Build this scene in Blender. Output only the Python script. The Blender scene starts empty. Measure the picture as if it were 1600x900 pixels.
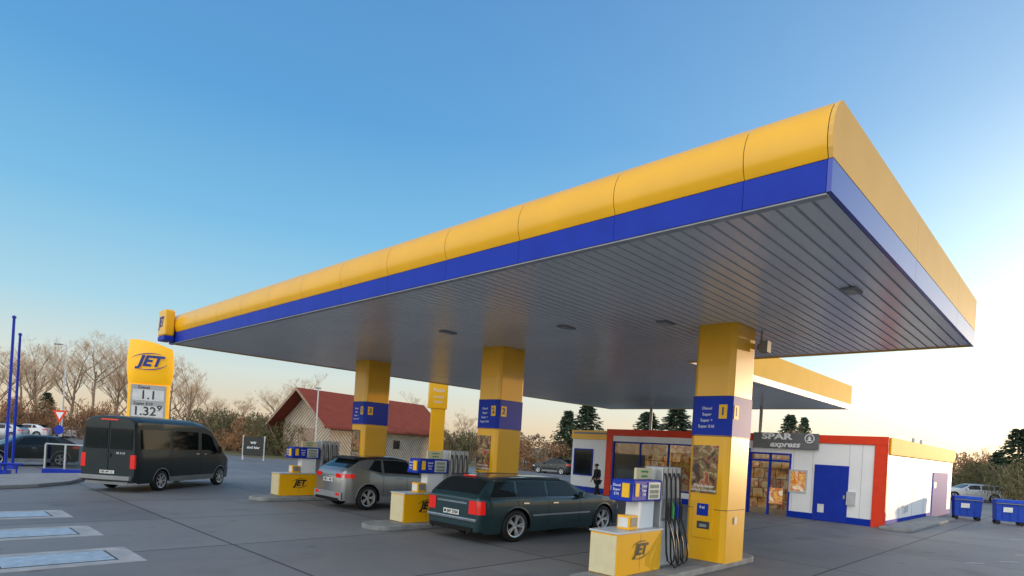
import bpy, bmesh, math, random
from mathutils import Vector, Matrix
R=math.radians
sc=bpy.context.scene; col=sc.collection
sc.view_settings.view_transform='Standard'
H0=2.35; F=945.0; RO=math.atan(.06); CR=math.cos(RO); SR=math.sin(RO)
def ray(px,py):
    dx=px-800; dy=697-py
    return (dx*CR-dy*SR)/F,(dy*CR+dx*SR)/F
def G(px,py,z=0):
    a,b=ray(px,py); Y=(z-H0)/b; return Vector((a*Y,Y,z))
def D(px,py,Y):
    a,b=ray(px,py); return Vector((a*Y,Y,H0+b*Y))
TH=R(45.9); E2=Vector((math.cos(TH),math.sin(TH),0)); E1=Vector((-math.sin(TH),math.cos(TH),0))
A0=Vector((3.17,6.4,0))
def LW(s,t,z=0): return A0+E1*s+E2*t+Vector((0,0,z))
def FT(px,py,t):      # point on the wall plane t=const of the station -> (s,z)
    a,b=ray(px,py); d=Vector((a,1,b)); k=(t+A0.dot(E2))/(d.dot(E2)); P=d*k
    return (P-A0).dot(E1),H0+P.z
def FSd(px,py,s):     # point on the wall plane s=const -> (t,z)
    a,b=ray(px,py); d=Vector((a,1,b)); k=(s+A0.dot(E1))/(d.dot(E1)); P=d*k
    return (P-A0).dot(E2),H0+P.z
# ---------------- materials
def mat(name,c,rough=.5,metal=0,coat=0,var=.1,scale=4,bump=0,emit=None,es=1,spec=.5,bscale=None):
    m=bpy.data.materials.new(name); m.use_nodes=True; nt=m.node_tree; b=nt.nodes['Principled BSDF']
    b.inputs['Roughness'].default_value=rough; b.inputs['Metallic'].default_value=metal
    b.inputs['Coat Weight'].default_value=coat; b.inputs['Coat Roughness'].default_value=.06
    b.inputs['Specular IOR Level'].default_value=spec
    tc=nt.nodes.new('ShaderNodeTexCoord'); n=nt.nodes.new('ShaderNodeTexNoise'); n.inputs['Scale'].default_value=scale; n.inputs['Detail'].default_value=5
    nt.links.new(tc.outputs['Object'],n.inputs['Vector'])
    r=nt.nodes.new('ShaderNodeValToRGB'); r.color_ramp.elements[0].position=.3; r.color_ramp.elements[1].position=.7
    r.color_ramp.elements[0].color=tuple(x*(1-var) for x in c)+(1,); r.color_ramp.elements[1].color=tuple(min(1,x*(1+var)) for x in c)+(1,)
    nt.links.new(n.outputs['Fac'],r.inputs['Fac']); nt.links.new(r.outputs['Color'],b.inputs['Base Color'])
    if bump:
        n2=nt.nodes.new('ShaderNodeTexNoise'); n2.inputs['Scale'].default_value=bscale or scale*6; nt.links.new(tc.outputs['Object'],n2.inputs['Vector'])
        bp=nt.nodes.new('ShaderNodeBump'); bp.inputs['Strength'].default_value=bump; bp.inputs['Distance'].default_value=.02
        nt.links.new(n2.outputs['Fac'],bp.inputs['Height']); nt.links.new(bp.outputs['Normal'],b.inputs['Normal'])
    if emit: b.inputs['Emission Color'].default_value=emit+(1,); b.inputs['Emission Strength'].default_value=es
    return m
M={}
M['yellow']=mat('yellow_paint',(.90,.455,.004),.33,coat=.2,var=.04,scale=1.5)
M['yellowend']=mat('yellow_paint_end_sheen',(.80,.46,.10),.5,coat=.0,var=.05,scale=1.2,spec=.25)  # peach cast: the sky's sheen on the end is put into the base colour
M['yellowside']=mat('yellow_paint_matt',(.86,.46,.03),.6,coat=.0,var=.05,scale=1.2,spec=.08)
M['yellowlit']=mat('yellow_lit_sign',(.90,.46,.004),.4,var=.04,scale=1.5,emit=(.95,.46,.01),es=.3)
M['blue']=mat('blue_paint',(.008,.035,.38),.5,coat=.0,var=.08,scale=2,spec=.2)
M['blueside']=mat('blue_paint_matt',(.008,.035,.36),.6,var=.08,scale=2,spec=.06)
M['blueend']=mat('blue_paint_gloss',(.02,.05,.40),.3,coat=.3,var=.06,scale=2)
M['bluep']=mat('blue_plastic',(.012,.06,.42),.5,var=.12,spec=.3)
M['white']=mat('white_panel',(.84,.85,.86),.45,var=.04,scale=1)
M['cream']=mat('cream_panel',(.66,.58,.36),.35,var=.06)
M['red']=mat('red_trim',(.78,.05,.014),.45,var=.06,spec=.3)
M['soffit']=mat('soffit_metal',(.80,.82,.84),.26,metal=.15,var=.05,scale=.6)
M['deck']=mat('soffit_recess',(.40,.41,.43),.6)
M['groove']=mat('dark_groove',(.05,.055,.06),.6)
M['steel']=mat('brushed_steel',(.45,.46,.48),.36,metal=.6,var=.12,scale=6)
M['grey']=mat('grey_plastic',(.22,.23,.24),.5)
M['sgrey']=mat('sign_grey',(.16,.165,.17),.5,spec=.2)
M['lgrey']=mat('light_grey_metal',(.50,.52,.54),.4,var=.08)
M['black']=mat('black_rubber',(.015,.015,.017),.6,spec=.3)
M['hose']=mat('hose_rubber',(.012,.012,.014),.4,spec=.3)
M['glass']=mat('dark_glass',(.010,.014,.016),.06,var=.1,spec=.35)
M['vglass']=mat('tinted_van_glass',(.006,.009,.010),.05,var=.1,spec=.22)
M['chrome']=mat('chrome',(.6,.62,.64),.15,metal=1)
M['rim']=mat('alloy',(.55,.57,.6),.3,metal=.6)
M['conc']=mat('kerb_concrete',(.22,.23,.235),.85,var=.25,scale=3,bump=.3)
M['slab']=mat('cover_slab',(.34,.35,.36),.8,var=.22,scale=2.5,bump=.2)
M['lid']=mat('cover_lid',(.34,.42,.50),.45,metal=.1,var=.2,scale=5)
M['redlens']=mat('red_lens',(.50,.01,.008),.2,coat=.3,emit=(.7,.01,.005),es=.35)
M['clear']=mat('clear_lens',(.6,.62,.65),.1,coat=.5)
M['plate']=mat('plate_white',(.7,.7,.68),.4)
M['board']=mat('price_board_grey',(.42,.42,.42),.5)
M['ink']=mat('black_ink',(.02,.02,.02),.5)
M['wt']=mat('white_ink',(.85,.85,.85),.5)
M['mark']=mat('worn_marking',(.45,.45,.44),.7,var=.4,scale=9)
M['yt']=mat('yellow_ink',(.90,.50,.01),.5)
M['gt']=mat('green_ink',(.05,.35,.1),.5)
M['bt']=mat('blue_ink',(.008,.03,.24),.5)
M['screen']=mat('lcd',(.25,.3,.24),.2)
M['underb']=mat('underbody',(.01,.01,.01),.8,spec=.2)
M['skin']=mat('skin',(.45,.26,.19),.5)
M['hair']=mat('hair',(.02,.015,.012),.6)
M['cloth']=mat('dark_cloth',(.012,.013,.018),.8,bump=.2)
M['bark']=mat('bark',(.28,.20,.14),.9,var=.3)
M['twig']=mat('twigs',(.50,.35,.22),.9,var=.3)
M['bushb']=mat('dry_bush',(.28,.14,.065),.95,var=.45,scale=2)
M['bushg']=mat('olive_bush',(.12,.11,.05),.95,var=.45,scale=2)
M['wood_far']=mat('far_wood',(.17,.12,.08),.95,var=.4,scale=.05)
M['fir']=mat('fir_needles',(.03,.06,.03),.9,var=.4,scale=3)
M['wood']=mat('weathered_wood',(.30,.21,.15),.85,var=.3)
def blotch(name,cols,scale,emit=0):
    m=bpy.data.materials.new(name); m.use_nodes=True; nt=m.node_tree; b=nt.nodes['Principled BSDF']; b.inputs['Roughness'].default_value=.35
    tc=nt.nodes.new('ShaderNodeTexCoord'); n=nt.nodes.new('ShaderNodeTexNoise'); n.inputs['Scale'].default_value=scale; n.inputs['Detail'].default_value=3; n.inputs['Distortion'].default_value=.8
    nt.links.new(tc.outputs['Object'],n.inputs['Vector']); r=nt.nodes.new('ShaderNodeValToRGB')
    els=r.color_ramp.elements
    for i,c in enumerate(cols):
        p=.34+.3*i/(len(cols)-1)
        e=els[i] if i<2 else els.new(p)
        e.position=p; e.color=c+(1,)
    nt.links.new(n.outputs['Fac'],r.inputs['Fac']); nt.links.new(r.outputs['Color'],b.inputs['Base Color'])
    if emit: nt.links.new(r.outputs['Color'],b.inputs['Emission Color']); b.inputs['Emission Strength'].default_value=emit
    return m
M['poster']=blotch('food_poster',[(.03,.015,.01),(.08,.035,.02),(.30,.12,.05),(.10,.12,.03),(.55,.36,.20),(.35,.06,.03)],4.5)
M['poster2']=blotch('window_poster',[(.55,.16,.02),(.7,.45,.12),(.5,.10,.02),(.7,.6,.4)],2.2,.35)  # posters given a faint glow of their own, as if lit inside
def shelfmat():
    m=bpy.data.materials.new('shop_shelves'); m.use_nodes=True; nt=m.node_tree; b=nt.nodes['Principled BSDF']
    N=nt.nodes.new; l=nt.links.new
    tc=N('ShaderNodeTexCoord'); sp=N('ShaderNodeSeparateXYZ'); l(tc.outputs['Object'],sp.inputs[0])
    cb=N('ShaderNodeCombineXYZ'); l(sp.outputs['Y'],cb.inputs[0]); l(sp.outputs['Z'],cb.inputs[1])
    br=N('ShaderNodeTexBrick'); br.inputs['Scale'].default_value=1; br.inputs['Brick Width'].default_value=.55; br.inputs['Row Height'].default_value=.5; br.inputs['Mortar Size'].default_value=.035; br.inputs['Mortar Smooth'].default_value=.6; br.inputs['Bias'].default_value=0
    br.inputs['Color1'].default_value=(1,1,1,1); br.inputs['Color2'].default_value=(.55,.52,.5,1); br.inputs['Mortar'].default_value=(.30,.20,.10,1); l(cb.outputs[0],br.inputs['Vector'])
    n=N('ShaderNodeTexNoise'); n.inputs['Scale'].default_value=1.3; n.inputs['Detail'].default_value=3; l(cb.outputs[0],n.inputs['Vector'])
    r=N('ShaderNodeValToRGB'); e=r.color_ramp.elements; cs=[(.32,(.14,.07,.04)),(.42,(.8,.36,.08)),(.5,(.75,.62,.38)),(.57,(.55,.14,.05)),(.65,(1,.78,.45))]
    for i,(p,c) in enumerate(cs):
        q=e[i] if i<2 else e.new(p)
        q.position=p; q.color=c+(1,)
    l(n.outputs['Fac'],r.inputs[0]); h=N('ShaderNodeMix'); h.data_type='RGBA'; h.blend_type='MULTIPLY'; h.inputs[0].default_value=1; l(r.outputs[0],h.inputs[6]); l(br.outputs['Color'],h.inputs[7])
    l(h.outputs[2],b.inputs['Base Color']); l(h.outputs[2],b.inputs['Emission Color']); b.inputs['Emission Strength'].default_value=.45  # shelves are no lamps: the lit shop interior is put in as emission
    return m
M['shelf']=shelfmat()
def clearglass():
    m=bpy.data.materials.new('window_glass'); m.use_nodes=True; nt=m.node_tree; b=nt.nodes['Principled BSDF']
    t=nt.nodes.new('ShaderNodeBsdfTransparent'); g=nt.nodes.new('ShaderNodeBsdfGlossy'); g.inputs['Roughness'].default_value=.03
    mx=nt.nodes.new('ShaderNodeMixShader'); fr=nt.nodes.new('ShaderNodeFresnel'); fr.inputs[0].default_value=1.5
    t.inputs[0].default_value=(.62,.66,.66,1)
    nt.links.new(fr.outputs[0],mx.inputs[0]); nt.links.new(t.outputs[0],mx.inputs[1]); nt.links.new(g.outputs[0],mx.inputs[2]); nt.links.new(mx.outputs[0],nt.nodes['Material Output'].inputs[0])
    nt.nodes.remove(b); return m
M['cglass']=clearglass()
def paint(name,c,metal=.3,rough=.35,coat=.5,spec=.4): return mat(name,c,rough,metal=metal,coat=coat,var=.02,spec=spec)
def groundmat(name,c1,c2,sc1,joints=False,rough=.8):
    m=bpy.data.materials.new(name); m.use_nodes=True; nt=m.node_tree; b=nt.nodes['Principled BSDF']; b.inputs['Roughness'].default_value=rough; b.inputs['Specular IOR Level'].default_value=.35
    N=nt.nodes.new; l=nt.links.new
    tc=N('ShaderNodeTexCoord'); mp=N('ShaderNodeMapping'); mp.inputs['Rotation'].default_value=(0,0,-TH); l(tc.outputs['Object'],mp.inputs[0])
    n=N('ShaderNodeTexNoise'); n.inputs['Scale'].default_value=sc1; n.inputs['Detail'].default_value=8; n.inputs['Roughness'].default_value=.65; l(mp.outputs[0],n.inputs['Vector'])
    r=N('ShaderNodeValToRGB'); r.color_ramp.elements[0].position=.33; r.color_ramp.elements[1].position=.68
    r.color_ramp.elements[0].color=c1+(1,); r.color_ramp.elements[1].color=c2+(1,); l(n.outputs['Fac'],r.inputs[0])
    n3=N('ShaderNodeTexNoise'); n3.inputs['Scale'].default_value=60; n3.inputs['Detail'].default_value=3; l(mp.outputs[0],n3.inputs['Vector'])
    mr=N('ShaderNodeMapRange'); mr.inputs[1].default_value=.3; mr.inputs[2].default_value=.7; mr.inputs[3].default_value=.78; mr.inputs[4].default_value=1.22; l(n3.outputs['Fac'],mr.inputs[0])
    mu=N('ShaderNodeMix'); mu.data_type='RGBA'; mu.blend_type='MULTIPLY'; mu.inputs[0].default_value=1; l(r.outputs[0],mu.inputs[6]); l(mr.outputs[0],mu.inputs[7])
    out=mu.outputs[2]
    if joints:
        n4=N('ShaderNodeTexNoise'); n4.inputs['Scale'].default_value=.7; n4.inputs['Detail'].default_value=6; l(mp.outputs[0],n4.inputs['Vector'])
        r4=N('ShaderNodeValToRGB'); r4.color_ramp.elements[0].position=.54; r4.color_ramp.elements[1].position=.72; r4.color_ramp.elements[0].color=(1,1,1,1); r4.color_ramp.elements[1].color=(.74,.74,.75,1); l(n4.outputs['Fac'],r4.inputs[0])
        m4=N('ShaderNodeMix'); m4.data_type='RGBA'; m4.blend_type='MULTIPLY'; m4.inputs[0].default_value=1; l(out,m4.inputs[6]); l(r4.outputs[0],m4.inputs[7])
        br=N('ShaderNodeTexBrick'); br.offset=0; br.inputs['Scale'].default_value=1; br.inputs['Brick Width'].default_value=5; br.inputs['Row Height'].default_value=4.2; br.inputs['Mortar Size'].default_value=.03; br.inputs['Mortar Smooth'].default_value=.3
        br.inputs['Color1'].default_value=(1,1,1,1); br.inputs['Color2'].default_value=(.80,.80,.81,1); br.inputs['Mortar'].default_value=(.22,.22,.23,1); l(mp.outputs[0],br.inputs['Vector'])
        m5=N('ShaderNodeMix'); m5.data_type='RGBA'; m5.blend_type='MULTIPLY'; m5.inputs[0].default_value=1; l(m4.outputs[2],m5.inputs[6]); l(br.outputs['Color'],m5.inputs[7])
        vo=N('ShaderNodeTexVoronoi'); vo.inputs['Scale'].default_value=.8; l(mp.outputs[0],vo.inputs['Vector'])
        rv=N('ShaderNodeValToRGB'); rv.color_ramp.elements[0].position=.04; rv.color_ramp.elements[1].position=.13; rv.color_ramp.elements[0].color=(.6,.6,.61,1); rv.color_ramp.elements[1].color=(1,1,1,1); l(vo.outputs['Distance'],rv.inputs[0])
        m6=N('ShaderNodeMix'); m6.data_type='RGBA'; m6.blend_type='MULTIPLY'; m6.inputs[0].default_value=.8; l(m5.outputs[2],m6.inputs[6]); l(rv.outputs[0],m6.inputs[7]); out=m6.outputs[2]
        rr=N('ShaderNodeMapRange'); rr.inputs[3].default_value=.5; rr.inputs[4].default_value=.75; l(n4.outputs['Fac'],rr.inputs[0]); l(rr.outputs[0],b.inputs['Roughness'])
    l(out,b.inputs['Base Color'])
    bp=N('ShaderNodeBump'); bp.inputs['Strength'].default_value=.35; bp.inputs['Distance'].default_value=.01; l(n3.outputs['Fac'],bp.inputs['Height']); l(bp.outputs['Normal'],b.inputs['Normal'])
    return m
M['asphalt']=groundmat('asphalt',(.165,.169,.176),(.220,.224,.230),.35,True)
M['grass']=groundmat('dry_grass',(.09,.095,.04),(.17,.14,.07),.4)
M['pave']=groundmat('paving',(.22,.22,.22),(.30,.30,.30),1.2)
M['road']=groundmat('road_surface',(.16,.16,.17),(.21,.21,.22),.5)
def stripes(name,c1,c2,axis,freq,metal=0):
    m=bpy.data.materials.new(name); m.use_nodes=True; nt=m.node_tree; b=nt.nodes['Principled BSDF']; b.inputs['Roughness'].default_value=.85; b.inputs['Specular IOR Level'].default_value=.2
    N=nt.nodes.new; l=nt.links.new; tc=N('ShaderNodeTexCoord'); w=N('ShaderNodeTexWave'); w.bands_direction=axis; w.inputs['Scale'].default_value=freq; w.inputs['Distortion'].default_value=.6; w.inputs['Detail'].default_value=3
    l(tc.outputs['Object'],w.inputs['Vector']); n=N('ShaderNodeTexNoise'); n.inputs['Scale'].default_value=1.3; n.inputs['Detail'].default_value=6; l(tc.outputs['Object'],n.inputs['Vector'])
    ad=N('ShaderNodeMath'); ad.operation='MULTIPLY'; l(w.outputs['Fac'],ad.inputs[0]); l(n.outputs['Fac'],ad.inputs[1])
    r=N('ShaderNodeValToRGB'); r.color_ramp.elements[0].color=c1+(1,); r.color_ramp.elements[1].color=c2+(1,); r.color_ramp.elements[1].position=.5; l(ad.outputs[0],r.inputs[0]); l(r.outputs[0],b.inputs['Base Color']); return m
M['planks']=stripes('barn_planks',(.26,.20,.15),(.56,.48,.38),'DIAGONAL',1.6)
M['tiles']=stripes('roof_tiles',(.14,.030,.020),(.28,.065,.042),'X',3)
# ---------------- mesh builder
class MB:
    def __init__(s): s.v=[]; s.f=[]
    def add(s,vs,fs):
        o=len(s.v); s.v+= [tuple(p) for p in vs]; s.f+=[tuple(i+o for i in f) for f in fs]; return s
    def box(s,x0,x1,y0,y1,z0,z1):
        return s.add([(x0,y0,z0),(x1,y0,z0),(x1,y1,z0),(x0,y1,z0),(x0,y0,z1),(x1,y0,z1),(x1,y1,z1),(x0,y1,z1)],
            [(3,2,1,0),(4,5,6,7),(0,1,5,4),(1,2,6,5),(2,3,7,6),(3,0,4,7)])
    def prism(s,poly,h0,h1,axis='z'):
        n=len(poly)
        def P(a,b,h): return {'z':(a,b,h),'x':(h,a,b),'y':(a,h,b)}[axis]
        vs=[P(a,b,h0) for a,b in poly]+[P(a,b,h1) for a,b in poly]
        return s.add(vs,[tuple(range(n-1,-1,-1)),tuple(range(n,2*n))]+[(i,(i+1)%n,n+(i+1)%n,n+i) for i in range(n)])
    def tube(s,pts,rad,n=6,caps=True):
        pts=[Vector(p) for p in pts]
        if not isinstance(rad,(list,tuple)): rad=[rad]*len(pts)
        vs=[]
        for i,p in enumerate(pts):
            d=(pts[min(i+1,len(pts)-1)]-pts[max(i-1,0)]).normalized()
            a=d.cross(Vector((0,0,1)) if abs(d.z)<.9 else Vector((1,0,0))).normalized(); b=d.cross(a)
            vs+=[p+(a*math.cos(k*2*math.pi/n)+b*math.sin(k*2*math.pi/n))*rad[i] for k in range(n)]
        fs=[(i*n+k,i*n+(k+1)%n,(i+1)*n+(k+1)%n,(i+1)*n+k) for i in range(len(pts)-1) for k in range(n)]
        if caps: fs+=[tuple(range(n-1,-1,-1)),tuple((len(pts)-1)*n+k for k in range(n))]
        return s.add(vs,fs)
    def lathe(s,prof,c=(0,0,0),n=28,axis='y'):
        vs=[]
        for r,h in prof:
            for k in range(n):
                a=2*math.pi*k/n
                if axis=='y': vs.append((c[0]+r*math.cos(a),c[1]+h,c[2]+r*math.sin(a)))
                else: vs.append((c[0]+r*math.cos(a),c[1]+r*math.sin(a),c[2]+h))
        return s.add(vs,[(i*n+k,i*n+(k+1)%n,(i+1)*n+(k+1)%n,(i+1)*n+k) for i in range(len(prof)-1) for k in range(n)])
    def grid(s,P,nu,nv):
        vs=[P(i/nu,j/nv) for i in range(nu+1) for j in range(nv+1)]
        return s.add(vs,[(i*(nv+1)+j,(i+1)*(nv+1)+j,(i+1)*(nv+1)+j+1,i*(nv+1)+j+1) for i in range(nu) for j in range(nv)])
    def build(s,name,m,parent=None,smooth=None,bevel=0,loc=None,rotz=0,recalc=True):
        me=bpy.data.meshes.new(name); me.from_pydata(s.v,[],s.f)
        if recalc:
            bm=bmesh.new(); bm.from_mesh(me); bmesh.ops.recalc_face_normals(bm,faces=bm.faces); bm.to_mesh(me); bm.free()
        me.materials.append(M[m] if isinstance(m,str) else m)
        o=bpy.data.objects.new(name,me); col.objects.link(o)
        if smooth: 
            me.polygons.foreach_set('use_smooth',[True]*len(me.polygons)); me.set_sharp_from_angle(angle=R(smooth))
        if bevel:
            b=o.modifiers.new('Bevel','BEVEL'); b.width=bevel; b.segments=2; b.limit_method='ANGLE'
        if parent: o.parent=parent
        if loc is not None: o.location=loc
        if rotz: o.rotation_euler=(0,0,rotz)
        return o
def tag(o,label,cat,group=None,kind=None):
    o['label']=label; o['category']=cat
    if group: o['group']=group
    if kind: o['kind']=kind
    return o
def thing(name,label,cat,loc=(0,0,0),rotz=0,group=None):
    o=bpy.data.objects.new(name,None); col.objects.link(o); o.location=loc; o.rotation_euler=(0,0,rotz); o.empty_display_size=.2
    return tag(o,label,cat,group)
def copy_tree(o,parent=None):
    c=o.copy(); col.objects.link(c); c.parent=parent
    for ch in [x for x in bpy.data.objects if x.parent==o]: copy_tree(ch,c)
    return c
def struct(o): o['kind']='structure'; return o
# ---------------- lettering
_tc={}
def textmesh(body,shear=0,bold=.0,ls=1.0):
    k=(body,shear,bold,ls)
    if k in _tc: return _tc[k]
    cu=bpy.data.curves.new('t','FONT'); cu.body=body; cu.size=1; cu.shear=shear; cu.offset=bold; cu.align_x='CENTER'; cu.align_y='CENTER'; cu.extrude=.01; cu.resolution_u=3; cu.space_line=ls
    o=bpy.data.objects.new('t',cu); col.objects.link(o); bpy.context.view_layer.update()
    me=bpy.data.meshes.new_from_object(o.evaluated_get(bpy.context.evaluated_depsgraph_get()))
    bpy.data.objects.remove(o); bpy.data.curves.remove(cu); _tc[k]=me; return me
def basis(o,r,u):
    r=Vector(r).normalized(); u=Vector(u).normalized(); n=r.cross(u)
    m=Matrix.Identity(4)
    for i in range(3): m[i][0]=r[i]; m[i][1]=u[i]; m[i][2]=n[i]; m[i][3]=o[i]
    return m
def text(body,size,m,parent,o,r,u=(0,0,1),name='lettering',shear=0,bold=.01,sx=1,ls=1.0):
    me=textmesh(body,shear,bold,ls).copy(); me.materials.clear(); me.materials.append(M[m])
    ob=bpy.data.objects.new(name,me); col.objects.link(ob); ob.parent=parent
    ob.matrix_local=basis(o,r,u)@Matrix.Diagonal((size*sx,size,.25 if size>.25 else .2,1)); return ob
def swoosh(w,h,th,a0,a1,n=24):
    vs=[];fs=[]
    for i in range(n+1):
        q=i/n; a=a0+(a1-a0)*q; k=th*math.sin(math.pi*q)**.7
        vs+=[(w*math.cos(a),h*math.sin(a),0.012),(( w-k)*math.cos(a),(h-k*.8)*math.sin(a),.012)]
    fs=[(2*i,2*i+1,2*i+3,2*i+2) for i in range(n)]
    return vs,fs
def logo(width,m,parent,o,r,u=(0,0,1),name='logo'):
    me=textmesh('JET',.3,.04); bm=bmesh.new(); bm.from_mesh(me)
    for v in bm.verts: v.co.x*=1.30; v.co.y*=1.25
    for (a0,a1) in ((R(168),R(58)),(R(-8),R(-118))):
        vs,fs=swoosh(1.45,.74,.11,a0,a1)
        V=[bm.verts.new((x+y*.3,y,z)) for x,y,z in vs]
        for f in fs:
            try: bm.faces.new([V[i] for i in f])
            except Exception: pass
    me2=bpy.data.meshes.new(name); bm.to_mesh(me2); bm.free(); me2.materials.clear(); me2.materials.append(M[m])
    ob=bpy.data.objects.new(name,me2); col.objects.link(ob); ob.parent=parent
    k=width/2.9; ob.matrix_local=basis(o,r,u)@Matrix.Diagonal((k,k,.3,1)); return ob
# ---------------- camera / world / sun
cam=bpy.data.cameras.new('Camera'); cam.sensor_width=36; cam.lens=F/1600*36; cam.shift_y=(697-450)/1600; cam.clip_end=5000; cam.clip_start=.05
co=bpy.data.objects.new('Camera',cam); col.objects.link(co)
co.matrix_world=Matrix.Translation((0,0,H0))@Matrix.Rotation(R(90),4,'X')@Matrix.Rotation(RO,4,'Z'); sc.camera=co
SAZ=R(57); SEL=R(3.2)
sund=Vector((math.sin(SAZ)*math.cos(SEL),math.cos(SAZ)*math.cos(SEL),math.sin(SEL)))
glowd=Vector((math.sin(R(50)),math.cos(R(50)),.1)).normalized()
sl=bpy.data.lights.new('Sun','SUN'); sl.energy=2.2; sl.angle=R(.6); sl.color=(1,.70,.42)
so=bpy.data.objects.new('Sun',sl); col.objects.link(so); so.rotation_euler=sund.to_track_quat('Z','Y').to_euler()
w=bpy.data.worlds.new('World'); sc.world=w; w.use_nodes=True; nt=w.node_tree; N=nt.nodes.new; l=nt.links.new
bg=nt.nodes['Background']; sky=N('ShaderNodeTexSky'); sky.sky_type='NISHITA'; sky.sun_disc=False; sky.sun_elevation=SEL; sky.sun_rotation=SAZ; sky.dust_density=1.0; sky.ozone_density=2
l(sky.outputs[0],bg.inputs[0]); bg.inputs[1].default_value=.05
tc=N('ShaderNodeTexCoord'); sp=N('ShaderNodeSeparateXYZ'); l(tc.outputs['Generated'],sp.inputs[0])
cr=N('ShaderNodeValToRGB'); e=cr.color_ramp.elements
pts=[(0,(.68,.53,.36)),(.03,(.70,.60,.46)),(.09,(.62,.69,.66)),(.17,(.37,.62,.75)),(.30,(.185,.475,.735)),(.45,(.10,.335,.65)),(.7,(.08,.24,.53)),(1,(.14,.27,.52))]
for i,(p,c) in enumerate(pts):
    q=e[i] if i<2 else e.new(p)
    q.position=p; q.color=c+(1,)
l(sp.outputs['Z'],cr.inputs[0])
def glow(n,c,prev,dirv):
    dt=N('ShaderNodeVectorMath'); dt.operation='DOT_PRODUCT'; l(tc.outputs['Generated'],dt.inputs[0]); dt.inputs[1].default_value=dirv
    mx=N('ShaderNodeMath'); mx.operation='MAXIMUM'; l(dt.outputs['Value'],mx.inputs[0]); mx.inputs[1].default_value=0
    p=N('ShaderNodeMath'); p.operation='POWER'; l(mx.outputs[0],p.inputs[0]); p.inputs[1].default_value=n
    s=N('ShaderNodeVectorMath'); s.operation='SCALE'; s.inputs[0].default_value=c; l(p.outputs[0],s.inputs['Scale'])
    a=N('ShaderNodeVectorMath'); a.operation='ADD'; l(prev,a.inputs[0]); l(s.outputs[0],a.inputs[1]); return a.outputs[0]
o_=glow(22,(.80,.72,.52),cr.outputs[0],glowd); o_=glow(5,(.22,.21,.17),o_,glowd)
o_=glow(1.6,(1.95,1.75,1.46),o_,Vector((-.45,-.80,.40)).normalized())  # added warm fill lobe behind the camera, unseen, brightens surfaces facing it
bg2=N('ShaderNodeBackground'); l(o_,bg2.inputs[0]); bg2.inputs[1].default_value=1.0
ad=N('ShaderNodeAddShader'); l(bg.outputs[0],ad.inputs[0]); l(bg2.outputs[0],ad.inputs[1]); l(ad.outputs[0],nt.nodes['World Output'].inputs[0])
# ---------------- ground
def sheet(name,pts,z,m):
    mb=MB(); mb.add([(p[0],p[1],z) for p in pts],[tuple(range(len(pts)))]); o=mb.build(name,m); return struct(o)
sheet('ground',[(-2500,-300),(2500,-300),(2500,3000),(-2500,3000)],-.012,'grass')
sheet('road',[(-140,74),(140,100),(140,112),(-140,86)],-.004,'road')
sheet('forecourt',[(-70,-12),(60,-12),(75,70),(10,66),(-22,52),(-62,85),(-90,80)],0,'asphalt')
pv=MB(); pp=[G(-140,772),G(-10,765),G(60,762),G(110,757),G(136,750),G(128,744),G(60,744),G(-140,752)]
pv.prism([(p.x,p.y) for p in pp],0,.13); struct(pv.build('pavement','pave',bevel=.02))
for a,b in ((1523,880),(1577,878),(1600,868),(1588,843)):
    p=G(a,b); mb=MB(); mb.add([(p.x-.28,p.y-.05,.005),(p.x+.25,p.y-.04,.005),(p.x+.28,p.y+.06,.005),(p.x-.24,p.y+.05,.005)],[(0,1,2,3)]); o=mb.build('road_marking','mark'); struct(o)
cv=None
for i in range(3):
    loc=LW(10.25+3.0*i,-4.75,.004)
    if cv is None:
        cv=thing('tank_cover','nearest pale square tank cover set in the asphalt, lower left corner','manhole cover',loc,TH,'tank covers set in the asphalt')
        MB().box(-1.15,1.15,-.75,.75,-.01,.004).build('surround','slab',cv); MB().box(-.75,.75,-.45,.45,.004,.014).build('lid','lid',cv,bevel=.004)
        MB().box(-.79,.79,-.49,.49,.0,.008).build('lid_frame','groove',cv)
        c=cv
    else:
        c=copy_tree(cv); c.location=loc; c['label']=['','middle of the three pale tank covers set in the asphalt at left','farthest of the three pale tank covers, nearest the pavement kerb'][i]
# ---------------- canopy
HS=5.25; L=21.5; W=10.2; RS=6.95; RT=27.0
cano=thing('station_canopy','large petrol station canopy with curved yellow fascia and blue band over the pumps','canopy',A0,TH)
def slats(mb,y0,y1,x0,x1,per=.20,g=.04,dep=.03):
    y=y0
    while y<y1-.01:
        ye=min(y+per-g,y1)
        mb.box(x0,x1,y,ye,HS,HS+dep); y+=per
sf=MB(); slats(sf,.03,L-.03,.05,W-.05); sf.build('soffit','soffit',cano)
sf=MB(); slats(sf,RS,L-.03,W-.02,RT-.1); sf.build('rear_soffit','soffit',cano)
MB().box(.03,W-.01,.03,L-.03,HS+.03,HS+.3).build('roof_deck','deck',cano)
MB().box(W-.005,RT-.1,RS+.05,L-.03,HS+.03,HS+.3).build('rear_roof_deck','deck',cano)
prof=[(-.03,.33),(-.075,.43),(-.095,.54),(-.09,.65),(-.06,.76),(-.01,.86),(.07,.95),(.17,1.02)]
seams=[0.0]+[.9+1.79*k for k in range(12)]+[L]
yf=MB()
for a,b in zip(seams[:-1],seams[1:]):
    a2=a+.004; b2=b-.004
    yf.grid(lambda u,v,a2=a2,b2=b2:(lambda i:(prof[i][0],a2+(b2-a2)*u,HS+prof[i][1]))(int(round(v*7))),1,7)
yf.build('front_fascia','yellow',cano,smooth=40)
MB().prism([(-.01,.3),(-.05,.5),(-.05,.65),(0.1,.88),(.3,.95),(.3,.3)],.02,L-.02,'y').build('fascia_backing','wood',cano).location=(0.012,0,HS)
bf=MB()
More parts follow.
